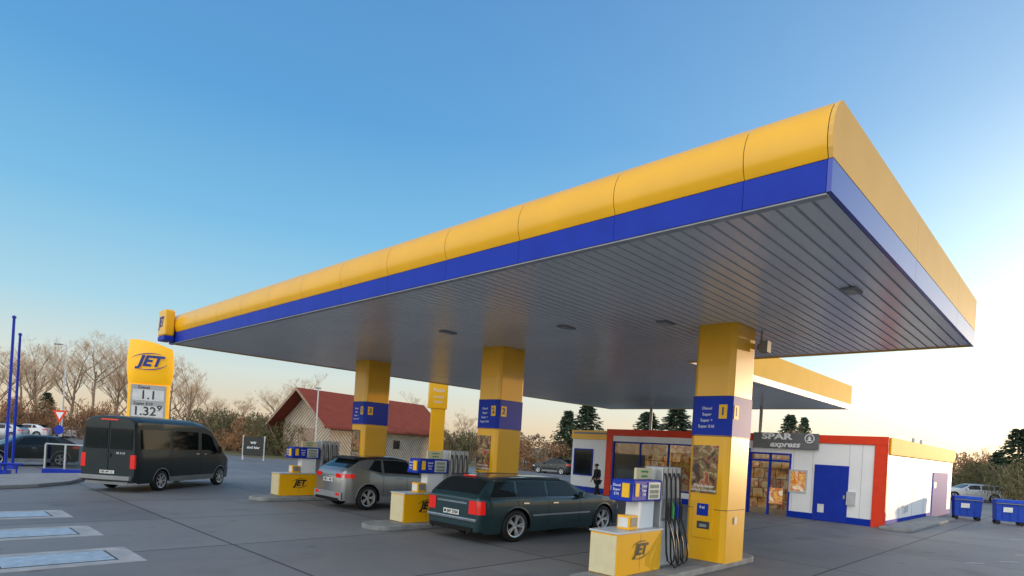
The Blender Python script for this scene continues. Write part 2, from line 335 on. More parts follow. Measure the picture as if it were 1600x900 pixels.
for a,b in zip(seams[:-1],seams[1:]): bf.box(-.045,.03,a+.003,b-.003,HS-.03,HS+.315)
bf.build('front_blue_band','blue',cano)
MB().box(-.03,.08,.0,L,HS-.05,HS-.031).build('drip_edge','deck',cano)
ts=[.0,4.03,7.84,W]; ye=MB()
for i,(a,b) in enumerate(zip(ts[:-1],ts[1:])):
    if i==0: poly=[(x,z+HS) for x,z in prof]+[(b-.006,HS+1.02),(b-.006,HS+.33)]
    else: poly=[(a+.006,HS+.33),(a+.006,HS+1.02),(b-.006,HS+1.02),(b-.006,HS+.33)]
    ye.prism(poly,-.05,-.004,'y')
ye.build('end_fascia','yellowend',cano)
be=MB()
for i,(a,b) in enumerate(zip(ts[:-1],ts[1:])): be.box((a-.045 if i==0 else a)+.004,b-.004,-.05,-.002,HS-.03,HS+.318)
be.build('end_blue_band','blueend',cano)
MB().box(.17,W-.01,-.003,.2,HS+.3,HS+1.0).build('end_backing','groove',cano)
MB().box(W-.03,W+.0,-.05,RS,HS-.03,HS+1.0).build('rear_fascia','yellow',cano)
MB().box(.0,RT,L-.01,L+.04,HS-.03,HS+1.0).build('far_end_fascia','yellow',cano)
MB().box(W+.01,RT,RS-.04,RS+.02,HS+.22,HS+1.15).build('rear_roof_fascia','yellowside',cano)
MB().box(W+.01,RT,RS-.03,RS+.02,HS-.03,HS+.216).build('rear_roof_band','lgrey',cano)
MB().box(RT-.1,RT-.05,RS+.03,L-.02,HS-.03,HS+1.0).build('rear_roof_back_fascia','yellow',cano)
MB().box(.16,W-.04,.01,L-.02,HS+.93,HS+.97).build('roof_cover','lgrey',cano)
cs=MB(); cs.prism([(-.42,L-.75),(-.10,L-.75),(-.10,L-.02),(-.42,L-.02)],HS+.16,HS+1.06); cb=cs.build('corner_sign','yellow',cano,bevel=.06)
MB().box(-.415,-.10,L-.74,L-.03,HS-.0,HS+.16).build('sign_base','blue',cb,bevel=.02)
text('JET',.46,'bt',cb,(-.426,L-.38,HS+.62),(0,-1,0),name='sign_lettering',shear=.3,bold=.04,sx=.72)
for (px,py) in ((1330,455),(885,512),(1040,505),(700,520)):
    p=G(px,py,HS-.02)-A0; x,y=p.dot(E2),p.dot(E1)
    lt=MB().box(x-.22,x+.22,y-.12,y+.12,HS-.03,HS+.0); o=lt.build('downlight','grey',cano,bevel=.01)
    MB().box(x-.15,x+.15,y-.08,y+.08,HS-.036,HS-.031).build('lamp_lens','board',o)
def oct_(x0,x1,y0,y1,c): return [(x0+c,y0),(x1-c,y0),(x1,y0+c),(x1,y1-c),(x1-c,y1),(x0+c,y1),(x0,y1-c),(x0,y0+c)]
CX0,CX1=5.52,6.62
for i,cy in enumerate((3.86,10.87,17.95)):
    y0,y1=cy-.45,cy+.45
    cm=MB().prism(oct_(CX0,CX1,y0,y1,.09),.1,HS+.02).build('column','yellow',cano,bevel=.02)
    MB().prism(oct_(CX0+.03,CX1-.03,y0+.03,y1-.03,.09),0,.1).build('base','blue',cm)
    MB().prism(oct_(CX0-.012,CX1+.012,y0-.012,y1+.012,.09),2.84,3.68).build('blue_band','blue',cm)
    for zz in (3.68,2.82,1.25): 
        MB().prism(oct_(CX0-.014,CX1+.014,y0-.014,y1+.014,.09),zz,zz+.01).build('joint','groove',cm)
    po=MB().box(CX0-.012,CX0-.002,y0+.22,y1-.1,1.58,2.62).build('poster','poster',cm)
    text('Frisch, lecker',.085,'wt',cm,(CX0-.018,cy+.05,1.74),(0,-1,0),name='poster_lettering')
    text('und mit Liebe belegt.',.07,'wt',cm,(CX0-.018,cy+.05,1.65),(0,-1,0),name='poster_lettering')
    for k,g_ in enumerate(('Diesel','Super','Super +','Super E10')):
        text(g_,.09,'wt',cm,(CX0-.018,cy+.08,3.42-.13*k),(0,-1,0),name='grade_lettering',bold=0)
    MB().box(CX0-.02,CX0-.012,y0+.08,y0+.26,3.2,3.5).build('number_plate','yt',cm)
    text(str(i+1),.24,'bt',cm,(CX0-.024,y0+.17,3.35),(0,-1,0),name='pump_number',bold=.02)
    MB().box(CX0+.12,CX0+.34,y0-.02,y0-.012,3.2,3.5).build('number_plate','yt',cm)
    text(str(i+1),.26,'bt',cm,(CX0+.23,y0-.024,3.35),(1,0,0),name='pump_number',bold=.02)
    if i==0:
        tp=MB().box(CX0-.03,CX0-.0,y0+.25,y0+.72,.62,1.42).build('payment_terminal','yellow',cm,bevel=.01)
        MB().box(CX0-.038,CX0-.031,y0+.36,y0+.62,1.1,1.36).build('terminal_screen','blue',cm)
        MB().box(CX0-.04,CX0-.031,y0+.32,y0+.60,.82,.98).build('terminal_slot','groove',cm)
        MB().box(CX0-.05,CX0-.041,y0+.38,y0+.54,.86,.92).build('terminal_flap','steel',cm)
        text('frei',.09,'wt',cm,(CX0-.043,y0+.5,1.28),(0,-1,0),name='terminal_lettering')
        MB().box(CX0+.45,CX0+.55,y0-.02,y0-.012,.95,1.1).build('small_notice','plate',cm)
        sc_=MB().box(CX1+.0,CX1+.12,y0-.1,y0-.0,HS-.42,HS-.3); sc_.box(CX1-.1,CX1+.1,y0-.28,y0-.1,HS-.5,HS-.25); sc_.tube([(CX1,y0-.1,HS-.25),(CX1,y0-.1,HS)],.02,6).build('security_camera','grey',cm)
for s_ in (11.0,17.8):
    MB().tube([(26,s_,3.55),(26,s_,HS+.05)],.09,12).build('rear_post','lgrey',cano,smooth=40)
# ---------------- islands & pumps
for i,(cy,a) in enumerate(((3.95,1.35),(11.15,1.75),(18.2,1.75))):
    mb=MB(); poly=[]
    x0,x1=a,7.6; hw=.54
    for k in range(13):
        q=math.pi/2+math.pi*k/12; poly.append((x0+hw+hw*math.cos(q),cy+hw*math.sin(q)))
    for k in range(13):
        q=-math.pi/2+math.pi*k/12; poly.append((x1-hw+hw*math.cos(q),cy+hw*math.sin(q)))
    mb.prism(poly,0,.14); o=mb.build('pump_island','conc',bevel=.03,loc=A0,rotz=TH)
    tag(o,['rounded concrete kerb island under the nearest pump and column','rounded concrete kerb island between the silver and green cars','rounded concrete kerb island under the farthest pump, nearest the van'][i],'kerb island','concrete pump islands')
def make_pump(label):
    t=thing('fuel_pump',label,'fuel pump',(0,0,0),TH,'fuel pumps on the islands')
    z0=.14
    hb=MB().box(0,1.5,-.3,.3,z0,.9).build('housing','yellow',t,bevel=.015)
    MB().box(-.012,-.001,-.28,.28,z0+.03,.87).build('end_panel','cream',hb)
    MB().box(.75-.004,.75+.004,-.302,-.3,z0+.05,.88).build('panel_joint','wood',hb)
    MB().box(-.02,1.52,-.32,.32,.9,.935).build('housing_top','lgrey',t,bevel=.008)
    logo(.66,'ink',hb,(.75,-.308,.58),(1,0,0))
    MB().box(.0,1.5,-.29,.29,.15,.19).build('plinth','groove',hb)
    MB().box(.85,1.42,-.14,.14,.935,1.5).build('pedestal','white',t,bevel=.015)
    hd=MB().prism([(.42,1.46),(1.5,1.46),(1.5,1.86),(.5,1.86)],-.24,.24,'y').build('display_head','blue',t,bevel=.03)
    for k,y in ((0,-.247),(1,.247)):
        sg=-1 if k==0 else 1
        MB().box(1.0,1.42,min(y,y+.006*sg),max(y,y+.006*sg),1.5,1.82).build('display','lgrey',hd)
        for zz in (1.71,1.61,1.52): MB().box(1.06,1.36,min(y+.006*sg,y+.012*sg),max(y+.006*sg,y+.012*sg),zz,zz+.07).build('digit_window','screen',hd)
    MB().box(.56,.68,-.25,-.243,1.56,1.8).build('number_plate','yt',hd)
    MB().box(.41,.44,-.20,-.05,1.54,1.8).build('number_plate','yt',hd)
    for k,g_ in enumerate(('Diesel','Super','E10')):
        text(g_,.07,'wt',hd,(.85,-.25,1.75-.08*k),(1,0,0),name='grade_lettering',bold=0)
        text(g_,.07,'wt',hd,(.43,.08,1.75-.08*k),(0,-1,0),name='grade_lettering',bold=0)
    MB().box(.9,1.46,-.03,.03,1.86,2.08).build('top_board','cream',t,bevel=.01)
    text('nonstop',.08,'gt',t,(1.18,-.036,2.02),(1,0,0),name='board_lettering')
    text('tanken',.08,'gt',t,(1.18,-.036,1.93),(1,0,0),name='board_lettering')
    tb=MB().box(.5,.78,-.2,.08,.935,1.2).build('card_terminal','yellow',t,bevel=.015)
    MB().box(.54,.74,-.208,-.201,1.0,1.16).build('terminal_screen','grey',tb)
    MB().box(.492,.499,-.16,.04,.98,1.16).build('terminal_notice','plate',tb)
    MB().box(1.58,2.3,-.2,.2,z0,2.12).build('hose_mast','steel',t,bevel=.02)
    MB().box(1.60,2.28,-.215,-.2,z0+.05,1.05).build('lower_panel','lgrey',t)
    MB().box(1.60,2.28,.2,.215,z0+.05,1.05).build('lower_panel','lgrey',t)
    for k in range(4):
        x=1.67+k*.175
        for sg in (-1,1):
            hs=MB(); pts=[]
            for q in range(15):
                zc=[2.0,1.85,1.6,1.3,1.0,.7,.45,.30,.24,.30,.45,.65,.85,1.0,1.12][q]-.03*((k*3)%4)*(1 if 5<q<11 else 0)
                yo=[.21,.25,.27,.28,.29,.31,.33,.36,.42,.46,.46,.42,.36,.31,.27][q]
                xo=[0,0,0,0,0,0,.01,.02,.04,.07,.09,.10,.10,.09,.08][q]
                pts.append((x+xo-.02,sg*yo,zc))
            hs.tube(pts,.019,7).build('hose','hose',t,smooth=60)
            nz=MB(); nz.tube([(x+.06,sg*.28,1.1),(x+.06,sg*.27,1.3),(x+.06,sg*.24,1.42)],[.03,.035,.028],8); nz.box(x+.03,x+.09,sg*.27-.03,sg*.27+.03,1.16,1.34)
            nz.build('nozzle',['ink','gt','blue','ink'][k],t,smooth=40)
            MB().box(x+.0,x+.12,min(sg*.2,sg*.235),max(sg*.2,sg*.235),1.1,1.5).build('holster','grey',t,bevel=.01)
    for k in range(5): MB().box(1.6+k*.17-.005,1.6+k*.17+.005,-.206,-.2,1.55,2.1).build('mast_groove','groove',t)
    return t
p0=make_pump('nearest fuel pump with yellow housing, beside the column with the payment terminal')
p0.location=LW(4.12,2.2)
p1=copy_tree(p0); p1.location=LW(11.22,2.75); p1['label']='middle fuel pump, between the silver hatchback and the dark green estate car'
p2=copy_tree(p0); p2.location=LW(18.45,2.7); p2['label']='farthest fuel pump, left of the silver hatchback, nearest the dark van'
# ---------------- vehicles
def interp(tab,x):
    if x<=tab[0][0]: return tab[0][1]
    for (a,b),(c,d) in zip(tab[:-1],tab[1:]):
        if x<=c: return b+(d-b)*(x-a)/(c-a)
    return tab[-1][1]
def wheel(t,x,y,r,wd,sg,rimm='rim',style=5):
    wt=MB().lathe([(r*.70,-wd/2),(r*.9,-wd/2),(r*.97,-wd*.42),(r,-wd*.25),(r,wd*.25),(r*.97,wd*.42),(r*.9,wd/2),(r*.70,wd/2),(r*.70,-wd/2)],n=32).build('wheel','black',t,smooth=40)
    wt.location=(x,y,r)
    rm=MB(); rm.lathe([(r*.695,wd*.5*sg),(r*.63,wd*.46*sg),(r*.63,-.02),(r*.695,-wd*.5*sg)],n=32)
    rm.lathe([(.001,wd*.40*sg),(r*.13,wd*.42*sg),(r*.15,wd*.3*sg)],n=16)
    for k in range(style):
        for dd in ((-.14,.14) if style==5 else (0,)):
            a=2*math.pi*k/style; ca=Vector((math.cos(a+dd*.4),0,math.sin(a+dd*.4))); cb=Vector((math.cos(a+dd),0,math.sin(a+dd)))
            ps=[ca*r*.1,cb*r*.66]; n=Vector((-cb.z,0,cb.x))
            w0,w1=r*.055,r*.05
            yy=wd*.40*sg; yb=wd*.25*sg
            rm.add([ps[0]-n*w0+Vector((0,yy,0)),ps[0]+n*w0+Vector((0,yy,0)),ps[1]+n*w1+Vector((0,yy*1.08,0)),ps[1]-n*w1+Vector((0,yy*1.08,0)),
                    ps[0]-n*w0+Vector((0,yb,0)),ps[0]+n*w0+Vector((0,yb,0)),ps[1]+n*w1+Vector((0,yb,0)),ps[1]-n*w1+Vector((0,yb,0))],
                   [(0,1,2,3),(7,6,5,4),(0,3,7,4),(1,0,4,5),(2,1,5,6),(3,2,6,7)])
    rm.build('rim',rimm,wt,smooth=30)
    MB().lathe([(.001,-.01*sg),(r*.62,-.01*sg)],n=24).build('brake','underb',wt)
    return wt
def make_vehicle(name,label,cat,P,loc,heading,scale=(1,1,1),group=None,detail=True):
    t=thing(name,label,cat,loc,heading,group); t.scale=scale
    L_=P['L']; top=P['top']; belt=P['belt']; plan=P['plan']; xr,xf=P['xr'],P['xf']; Rw=P['Rw']; Ra=Rw+.055; zs=P.get('sill',.22); tum=P.get('tum',.42); shin=P.get('shin',.03)
    pm=P['paint']; zm=P.get('zm',.6); gl=P.get('glass','glass')
    def sm(tab,x): return (interp(tab,x-.03)+interp(tab,x)*2+interp(tab,x+.03))/4
    def zlow(x):
        for xc in (xr,xf):
            d=abs(x-xc)
            if d<=Ra: return max(zs,Rw+math.sqrt(max(0,Ra*Ra-d*d))-.0)
        return zs+ (.06 if (x<.15 or x>L_-.15) else 0)
    def sidef(x,z):
        w=interp(plan,x); 
        return w*(1-.09*max(0,(zm-z)/zm)**2-.04*max(0,(z-zm)/.5)**2*(1 if z-zm<.5 else 1/((z-zm)/.5)**2))
    def yb(x): return sidef(x,sm(belt,x))
    def side(x,z):
        b=sm(belt,x); tt=sm(top,x)
        if z<=b: return sidef(x,z)
        g=tt-b; return yb(x)-shin*min(1,g/.3)*min(1,(z-b)/.06)-tum*(z-b)
    def topz(x,k):
        b=sm(belt,x); g=sm(top,x)-b; return b+g*(1-.18*abs(k)**5)
    xs=[]; x=0
    while x<L_: xs.append(x); x+=.06
    xs+= [L_,.02,L_-.02]
    for xc in (xr,xf):
        xs+=[xc+Ra*math.cos(math.pi*k/16)*.9999 for k in range(17)]+[xc+Ra+.004,xc-Ra-.004]
    xs=sorted(set(round(q,4) for q in xs if 0<=q<=L_))
    def section(x):
        zl=zlow(x); b=sm(belt,x); tt=sm(top,x); g=tt-b; pts=[]
        zl=min(zl,b-.02)
        for i in range(8):
            z=zl+(b-zl)*i/7; pts.append((sidef(x,z),z))
        for f in (.12,.3,.5,.68,.82): z=b+g*f; pts.append((side(x,z),z))
        yw=pts[-1][0]
        for k in (.96,.88,.7,.4): pts.append((yw*k,topz(x,k)))
        pts.append((0,tt)); return pts
    mb=MB(); secs=[]
    for x in xs:
        h=section(x); full=[(x,y,z) for y,z in h]+[(x,-y,z) for y,z in reversed(h[:-1])]; secs.append(full)
    n=len(secs[0]); vs=[p for s in secs for p in s]
    fs=[(i*n+k,i*n+k+1,(i+1)*n+k+1,(i+1)*n+k) for i in range(len(xs)-1) for k in range(n-1)]
    fs+=[tuple(range(n-1,-1,-1)),tuple((len(xs)-1)*n+k for k in range(n))]
    mb.add(vs,fs); body=mb.build('body',pm,t,smooth=38)
    wmin=P['W']/2
    MB().box(.15,L_-.2,-wmin+.22,wmin-.22,zs+.02,.75).build('underbody','underb',t)
    def spatch(nm,m,xb0,xb1,xt0,xt1,z0,z1,off=.006,par=None,nu=10,nv=4,both=True):
        for sg in ((-1,1) if both else (-1,)):
            q=MB()
            def Pf(u,v):
                x=(xb0+(xb1-xb0)*u)*(1-v)+(xt0+(xt1-xt0)*u)*v
                za=z0(x) if callable(z0) else z0; zb_=z1(x) if callable(z1) else z1
                z=za+(zb_-za)*v; return (x,sg*(side(x,z)+off),z)
            q.grid(Pf,nu,nv).build(nm,m,par or t,smooth=60)
    def tpatch(nm,m,x0,x1,k0,k1,off=.006):
        q=MB()
        def Pf(u,v):
            x=x0+(x1-x0)*u; k=k0+(k1-k0)*v; b=sm(belt,x); g=sm(top,x)-b; yw=side(x,b+.82*g)
            e=.02; sl=(topz(x+e,k)-topz(x-e,k))/(2*e); ln=math.sqrt(1+sl*sl)
            return (x-sl/ln*off,k*yw,topz(x,k)+off/ln)
        q.grid(Pf,10,14).build(nm,m,t,smooth=60)
    bz=lambda d:(lambda x:sm(belt,x)+d)
    wf_=P.get('wfrac',.80)
    tz=lambda d:(lambda x:sm(belt,x)+(sm(top,x)-sm(belt,x))*wf_-d)
    for (a,b,c,d) in P['wins']: spatch('side_window',gl,a,b,c,d,bz(.035),tz(.0))
    if 'wtrim' in P:
        a,b=P['wtrim']; spatch('window_trim','chrome',a,b,a,b,bz(.008),bz(.03),.009)
    for (a,b) in P['shields']: tpatch('windscreen' if a>L_/2 else 'rear_window','glass',a,b,-.9,.9)
    if 'roofpatch' in P:
        a,b=P['roofpatch']; tpatch('roof_panel','glass',a,b,-.97,.97,.008)
    for x in P['seams']: spatch('door_seam','underb',x-.005,x+.005,x-.005,x+.005,.35,bz(.02),.0025,nu=1,nv=8)
    for x in P['handles']:
        spatch('door_handle',P.get('handlem','chrome'),x,x+.17,x,x+.17,bz(-.13),bz(-.10),.022,nu=3,nv=2)
    if 'sidetrim' in P:
        a,b,z,mm=P['sidetrim']; spatch('side_trim',mm,a,b,a,b,z,z+.04,.012)
    if 'cladding' in P: 
        spatch('sill_cladding','grey',xr+Ra+.01,xf-Ra-.01,xr+Ra+.01,xf-Ra-.01,zs,zs+P['cladding'],.01)
    for xc in (xr,xf):
        for sg in (-1,1):
            q=MB(); rr=Ra
            def Pf(u,v):
                a=math.pi*(.02+.96*u); r2=rr+.0+.035*v; x=xc+r2*math.cos(a); z=Rw+r2*math.sin(a); return (x,sg*(side(x,z)+.012-.004*v),z)
            q.grid(Pf,20,2).build('arch_lip',P.get('lip',pm),t,smooth=60)
    za,zb_,yk,xl=P['tail']
    for sg in (-1,1):
        q=MB(); q.grid(lambda u,v:(xl*u,sg*(side(xl*u,za+(zb_-za)*v)+.008),za+(zb_-za)*v),5,4)
        q.grid(lambda u,v:(-.009,sg*((side(0,za+(zb_-za)*v)+.006)*(1-u)+yk*u),za+(zb_-za)*v),3,4)
        q.build('tail_light','redlens',t,smooth=30)
    za2,zb2,yk2,xl2=P['head']
    for sg in (-1,1):
        q=MB(); q.grid(lambda u,v:(L_-xl2*u,sg*(side(L_-xl2*u,za2+(zb2-za2)*v)+.008),za2+(zb2-za2)*v),5,3)
        q.grid(lambda u,v:(L_+.009,sg*((side(L_,za2+(zb2-za2)*v)+.006)*(1-u)+yk2*u),za2+(zb2-za2)*v),3,3)
        q.build('headlight','clear',t,smooth=30)
    zp=P.get('platez',.62)
    pl=MB().box(-.025,-.01,-.26,.26,zp,zp+.11).build('licence_plate','plate',t,bevel=.003)
    MB().box(L_+.01,L_+.02,-.26,.26,.42,.52).build('licence_plate','plate',t)
    MB().box(L_+.002,L_+.012,-.5,.5,.56,.72).build('grille','grey',t)
    if P.get('ptext'): text(P['ptext'],.1,'ink',pl,(-.03,0,zp+.055),(0,-1,0),name='plate_lettering')
    MB().box(-.03,.0,-P['W']/2*.75,P['W']/2*.75,.26,.36).build('rear_valance',P.get('valm','underb'),t,bevel=.01)
    xm,zmr=P['mirror']
    for sg in (-1,1):
        y=side(xm,zmr); h=P.get('mh',.09)
        q=MB(); q.add([(xm-.05,sg*(y+.06),zmr-h*.8),(xm+.08,sg*(y+.05),zmr-h*.7),(xm+.09,sg*(y+.2),zmr-h*.6),(xm-.05,sg*(y+.24),zmr-h*.7),
                       (xm-.05,sg*(y+.05),zmr+h),(xm+.04,sg*(y+.05),zmr+h*.9),(xm+.05,sg*(y+.18),zmr+h*.8),(xm-.05,sg*(y+.22),zmr+h*.9)],
              [(3,2,1,0),(4,5,6,7),(0,1,5,4),(1,2,6,5),(2,3,7,6),(3,0,4,7)])
        q.box(xm-.02,xm+.03,min(sg*(y-.03),sg*(y+.08)),max(sg*(y-.03),sg*(y+.08)),zmr-.04,zmr)
        q.build('wing_mirror',P.get('mirm',pm),t,bevel=.02)
    for x in (xr,xf):
        for sg in (-1,1):
            wheel(t,x,sg*(interp(plan,x)-.125),Rw,.22,sg,P.get('rimm','rim'),P.get('spokes',5))
    if P.get('rails'):
        a,b=P['rails']
        for sg in (-1,1):
            def rp(x): 
                bb=sm(belt,x); g=sm(top,x)-bb; return Vector((x,sg*side(x,bb+.82*g)*.93,topz(x,.93)+.045))
            MB().tube([rp(a)-Vector((0,0,.045))]+[rp(a+.08+(b-a-.16)*k/8) for k in range(9)]+[rp(b)-Vector((0,0,.045))],.018,6).build('roof_rail',P.get('railm','chrome'),t,smooth=60)
    if P.get('spoiler'):
        a,b,z=P['spoiler']; yw=side(b,sm(belt,b)+.5*(sm(top,b)-sm(belt,b)))-.06
        MB().add([(a,-yw+.05,z-.05),(b,-yw,z-.02),(b,yw,z-.02),(a,yw-.05,z-.05),(a,-yw+.05,z),(b,-yw,z+.035),(b,yw,z+.035),(a,yw-.05,z)],[(3,2,1,0),(4,5,6,7),(0,1,5,4),(1,2,6,5),(2,3,7,6),(3,0,4,7)]).build('roof_spoiler','black',t,bevel=.015)
    return t
estate=dict(L=5.0,W=1.88,xr=1.02,xf=4.07,Rw=.37,tum=.36,
 top=[(0,.95),(.03,1.03),(.08,1.09),(.34,1.40),(.46,1.455),(.7,1.475),(1.6,1.49),(2.5,1.475),(2.85,1.43),(3.5,1.09),(3.62,1.05),(4.5,.97),(4.85,.88),(5.0,.72)],
 belt=[(0,.93),(.1,1.0),(1,1.01),(3.5,.97),(4.6,.88),(5,.62)],
 plan=[(0,.80),(.05,.86),(.25,.915),(1,.94),(4,.94),(4.65,.89),(4.92,.76),(5,.66)],
 wins=[(.30,1.00,.52,1.02),(1.09,1.98,1.11,1.98),(2.06,3.25,2.06,2.82)],shields=[(.09,.36),(2.9,3.5)],seams=[1.05,2.02,3.12],handles=[1.2,2.15],
 wtrim=(.28,3.3),sidetrim=(1.5,3.5,.58,'chrome'),tail=(.66,.95,.56,.16),head=(.62,.80,.45,.3),platez=.60,mirror=(3.1,1.04),rails=(.5,2.6),ptext='M JW 2764')
estate['paint']=paint('green_grey_paint',(.014,.042,.050),.25,.3,.6)
hatch=dict(L=4.36,W=1.80,xr=.86,xf=3.5,Rw=.36,
 top=[(0,.94),(.03,1.10),(.10,1.18),(.20,1.22),(.60,1.46),(.80,1.53),(1.25,1.575),(2,1.59),(2.4,1.54),(3.15,1.14),(3.35,1.08),(4.0,.98),(4.25,.86),(4.36,.66)],
 belt=[(0,.92),(.12,1.12),(.6,1.22),(1.3,1.08),(3.2,1.0),(4.1,.87),(4.36,.58)],
 plan=[(0,.72),(.06,.80),(.3,.88),(.86,.90),(1.8,.87),(3.4,.90),(4.05,.84),(4.3,.70),(4.36,.6)],
 wins=[(.85,1.35,1.15,1.4),(1.45,2.9,1.48,2.42)],shields=[(.22,.60),(2.5,3.15)],seams=[1.4,2.3],handles=[1.95],spoiler=(.45,.86,1.52),
 cladding=.18,lip='grey',tail=(.94,1.06,.42,.36),head=(.68,.82,.4,.4),platez=.80,mirror=(2.85,1.08),ptext='EBE T 418',handlem='grey',rimm='rim')
hatch['paint']=paint('silver_paint',(.27,.28,.29),.6,.3,.5)
van=dict(L=5.99,W=2.04,xr=1.35,xf=4.99,Rw=.37,sill=.3,tum=.06,shin=.0,zm=1.0,wfrac=.62,glass='vglass',
 top=[(0,2.50),(.06,2.56),(.5,2.59),(3.4,2.59),(4.0,2.52),(4.35,2.34),(5.15,1.42),(5.3,1.3),(5.75,1.08),(5.93,.9),(5.99,.75)],
 belt=[(0,1.45),(4.2,1.42),(5.1,1.25),(5.5,1.1),(5.9,.85),(5.99,.7)],
 plan=[(0,.96),(.05,.99),(.3,1.01),(5,1.02),(5.5,.96),(5.85,.85),(5.99,.74)],
 wins=[(.25,1.75,.25,1.75),(1.9,3.45,1.9,3.45),(3.68,4.85,3.68,4.35)],shields=[(4.45,5.15)],seams=[1.82,3.6,4.75],handles=[3.3,3.8],
 cladding=.2,lip='grey',tail=(.82,1.28,.80,.03),head=(.75,.98,.55,.35),platez=.62,mirror=(4.7,1.45),mh=.18,mirm='black',spokes=7,ptext='EBE MV 21',valm='grey')
van['paint']=paint('dark_van_paint',(.014,.024,.028),.0,.35,.15,.25)
c_est=make_vehicle('parked_car','dark green estate car with roof rails refuelling beside the middle pump','car',estate,(0,0,0),0)
def place_wheel(t,P,pr,hd,sx,scl):
    t.scale=(sx,scl,scl); t.rotation_euler=(0,0,hd)
    off=Vector((P['xr']*sx,-(P['W']/2-.05)*scl,0)); off.rotate(Matrix.Rotation(hd,3,'Z')); t.location=G(*pr)-off
place_wheel(c_est,estate,(803,847),TH+R(1),1.22,1.07)
hx=dict(hatch); hx['roofpatch']=(.90,2.42)
c_ht=make_vehicle('parked_car','silver compact crossover car standing between the two left pumps','car',hx,(0,0,0),0)
place_wheel(c_ht,hatch,(573,797),TH,1.05,1.09)
c_vn=make_vehicle('delivery_van','dark green high roof van driving past on the left of the forecourt','van',van,(0,0,0),0)
place_wheel(c_vn,van,(250,767),R(85),1.0,1.0)
t=c_vn
for sg in (-1,1):
    MB().box(-.02,-.006,min(sg*.06,sg*.84),max(sg*.06,sg*.84),1.45,2.15).build('rear_door_window','glass',t,bevel=.004)
MB().box(-.012,-.004,-.006,.006,.5,2.45).build('door_seam','underb',t)
MB().box(-.16,0,-.9,.9,.42,.56).build('rear_step','grey',t,bevel=.02)
MB().box(-.03,-.01,-.1,.1,1.18,1.3).build('rear_handle','black',t)
text('M A N',.11,'lgrey',t,(-.012,-.45,1.32),(0,-1,0),name='lettering',bold=.02)
MB().box(-.02,-.004,-.3,.3,2.42,2.46).build('brake_light','redlens',t)
est=c_est
MB().box(-.012,-.002,-.5,.5,.86,.9).build('tailgate_trim','chrome',est)
MB().tube([(.7,0,1.50),(.62,0,1.56)],.012,6).build('aerial','black',est)
MB().box(.42,.455,-.2,.2,1.45,1.475).build('brake_light','redlens',est)
MB().box(-.04,.01,-.82,.82,.50,.56).build('bumper_strip','chrome',est,bevel=.01)
for y in (-.55,.55): MB().lathe([(.04,-.02),(.045,0),(.04,.02)],c=(0,0,0),n=12).build('exhaust_pipe','chrome',est).matrix_local=Matrix.Translation((-.03,y,.27))@Matrix.Rotation(R(90),4,'Z')
MB().box(-.03,.0,-.78,.78,.30,.52).build('lower_bumper','grey',c_ht,bevel=.02)
for sg in (-1,1): MB().box(-.04,-.031,min(sg*.5,sg*.68),max(sg*.5,sg*.68),.42,.5).build('reflector','redlens',c_ht)
def far(base,label,px,py,hd,paintc,name='parked_car',scl=1.0,cat='car'):
    P=dict(base); P['paint']=paintc; P.pop('ptext',None)
    p=G(px,py); tt=make_vehicle(name,label,cat,P,p,hd,(scl,)*3,'parked cars in the distance'); 
    off=Vector((P['L']/2*scl,0,0)); off.rotate(Matrix.Rotation(hd,3,'Z')); tt.location=p-off; return tt
pw=paint('white_car_paint',(.65,.65,.67),.1,.3); pd=paint('black_car_paint',(.02,.025,.025),.2,.3,.3); ps=paint('silver_far_paint',(.40,.42,.45),.5,.35)
far(hatch,'dark compact car parked behind the blue flagpoles at far left',36,727,R(235),pd,scl=.95)
far(hatch,'white compact car parked left of the traffic sign',42,683,R(195),pw)
far(hatch,'silver compact car partly hidden at the left picture edge',0,686,R(195),ps)
far(estate,'white estate car parked right of the give way sign',112,684,R(190),pw)
far(estate,'silver estate car parked behind the blue bins at right',1513,783,R(170),ps)
far(hatch,'dark compact car seen through the gap left of the shop',864,740,R(150),pd,scl=.9)
# ---------------- shop
ST=20.6; sR=3.8
sB=FT(943,777,ST)[0]; 
shop=thing('petrol_station_shop','white single storey shop with red trim, yellow fascia and blue doors','shop',A0,TH)
zT=3.6
def fr(x0,y0,x1,y1,t=ST):
    a=FT(x0,y0,t); b=FT(x1,y1,t); return (min(a[0],b[0]),max(a[0],b[0]),min(a[1],b[1]),max(a[1],b[1]))
s0w,s1w,_,_=fr(958,700,1088,774); ent0,ent1,_,_=fr(1172,708,1232,800)
zw0,zw1=.55,2.95
wl=MB()
for a,b in ((sR,ent0),(ent1,s0w),(s1w,sB)): wl.box(ST,ST+.2,a,b,.25,3.25)
wl.box(ST,ST+.2,s0w,s1w,.25,zw0); wl.box(ST,ST+.2,s0w,s1w,zw1,3.25); wl.box(ST,ST+.2,ent0,ent1,2.75,3.25)
wl.box(ST+.2,ST+15,sR,sR+.2,.25,2.9); wl.box(ST+14.8,ST+15,sR+.2,sB+2.6,.25,3.25); wl.box(ST+.5,ST+14.8,sB+2.4,sB+2.6,.25,3.0)
wl.build('wall','white',shop)
MB().box(ST+.3,ST+.5,sB+.0,sB+2.6,.25,3.0).build('side_wing_wall','white',shop)
MB().box(ST+.22,ST+.5,sB+.02,sB+2.64,3.0,3.5).build('wing_fascia','yellow',shop,bevel=.01)
MB().box(ST+.27,ST+.31,sB+.02,sB+2.6,.0,.3).build('wing_plinth','blue',shop)
pn=MB()
for a,b in ((sR+.02,ent0),(ent1,sB)): pn.box(ST-.02,ST+.2,a,b,0,.27)
pn.box(ST+.2,ST+15,sR-.02,sR+.2,0,.27); pn.build('plinth','blueside',shop)
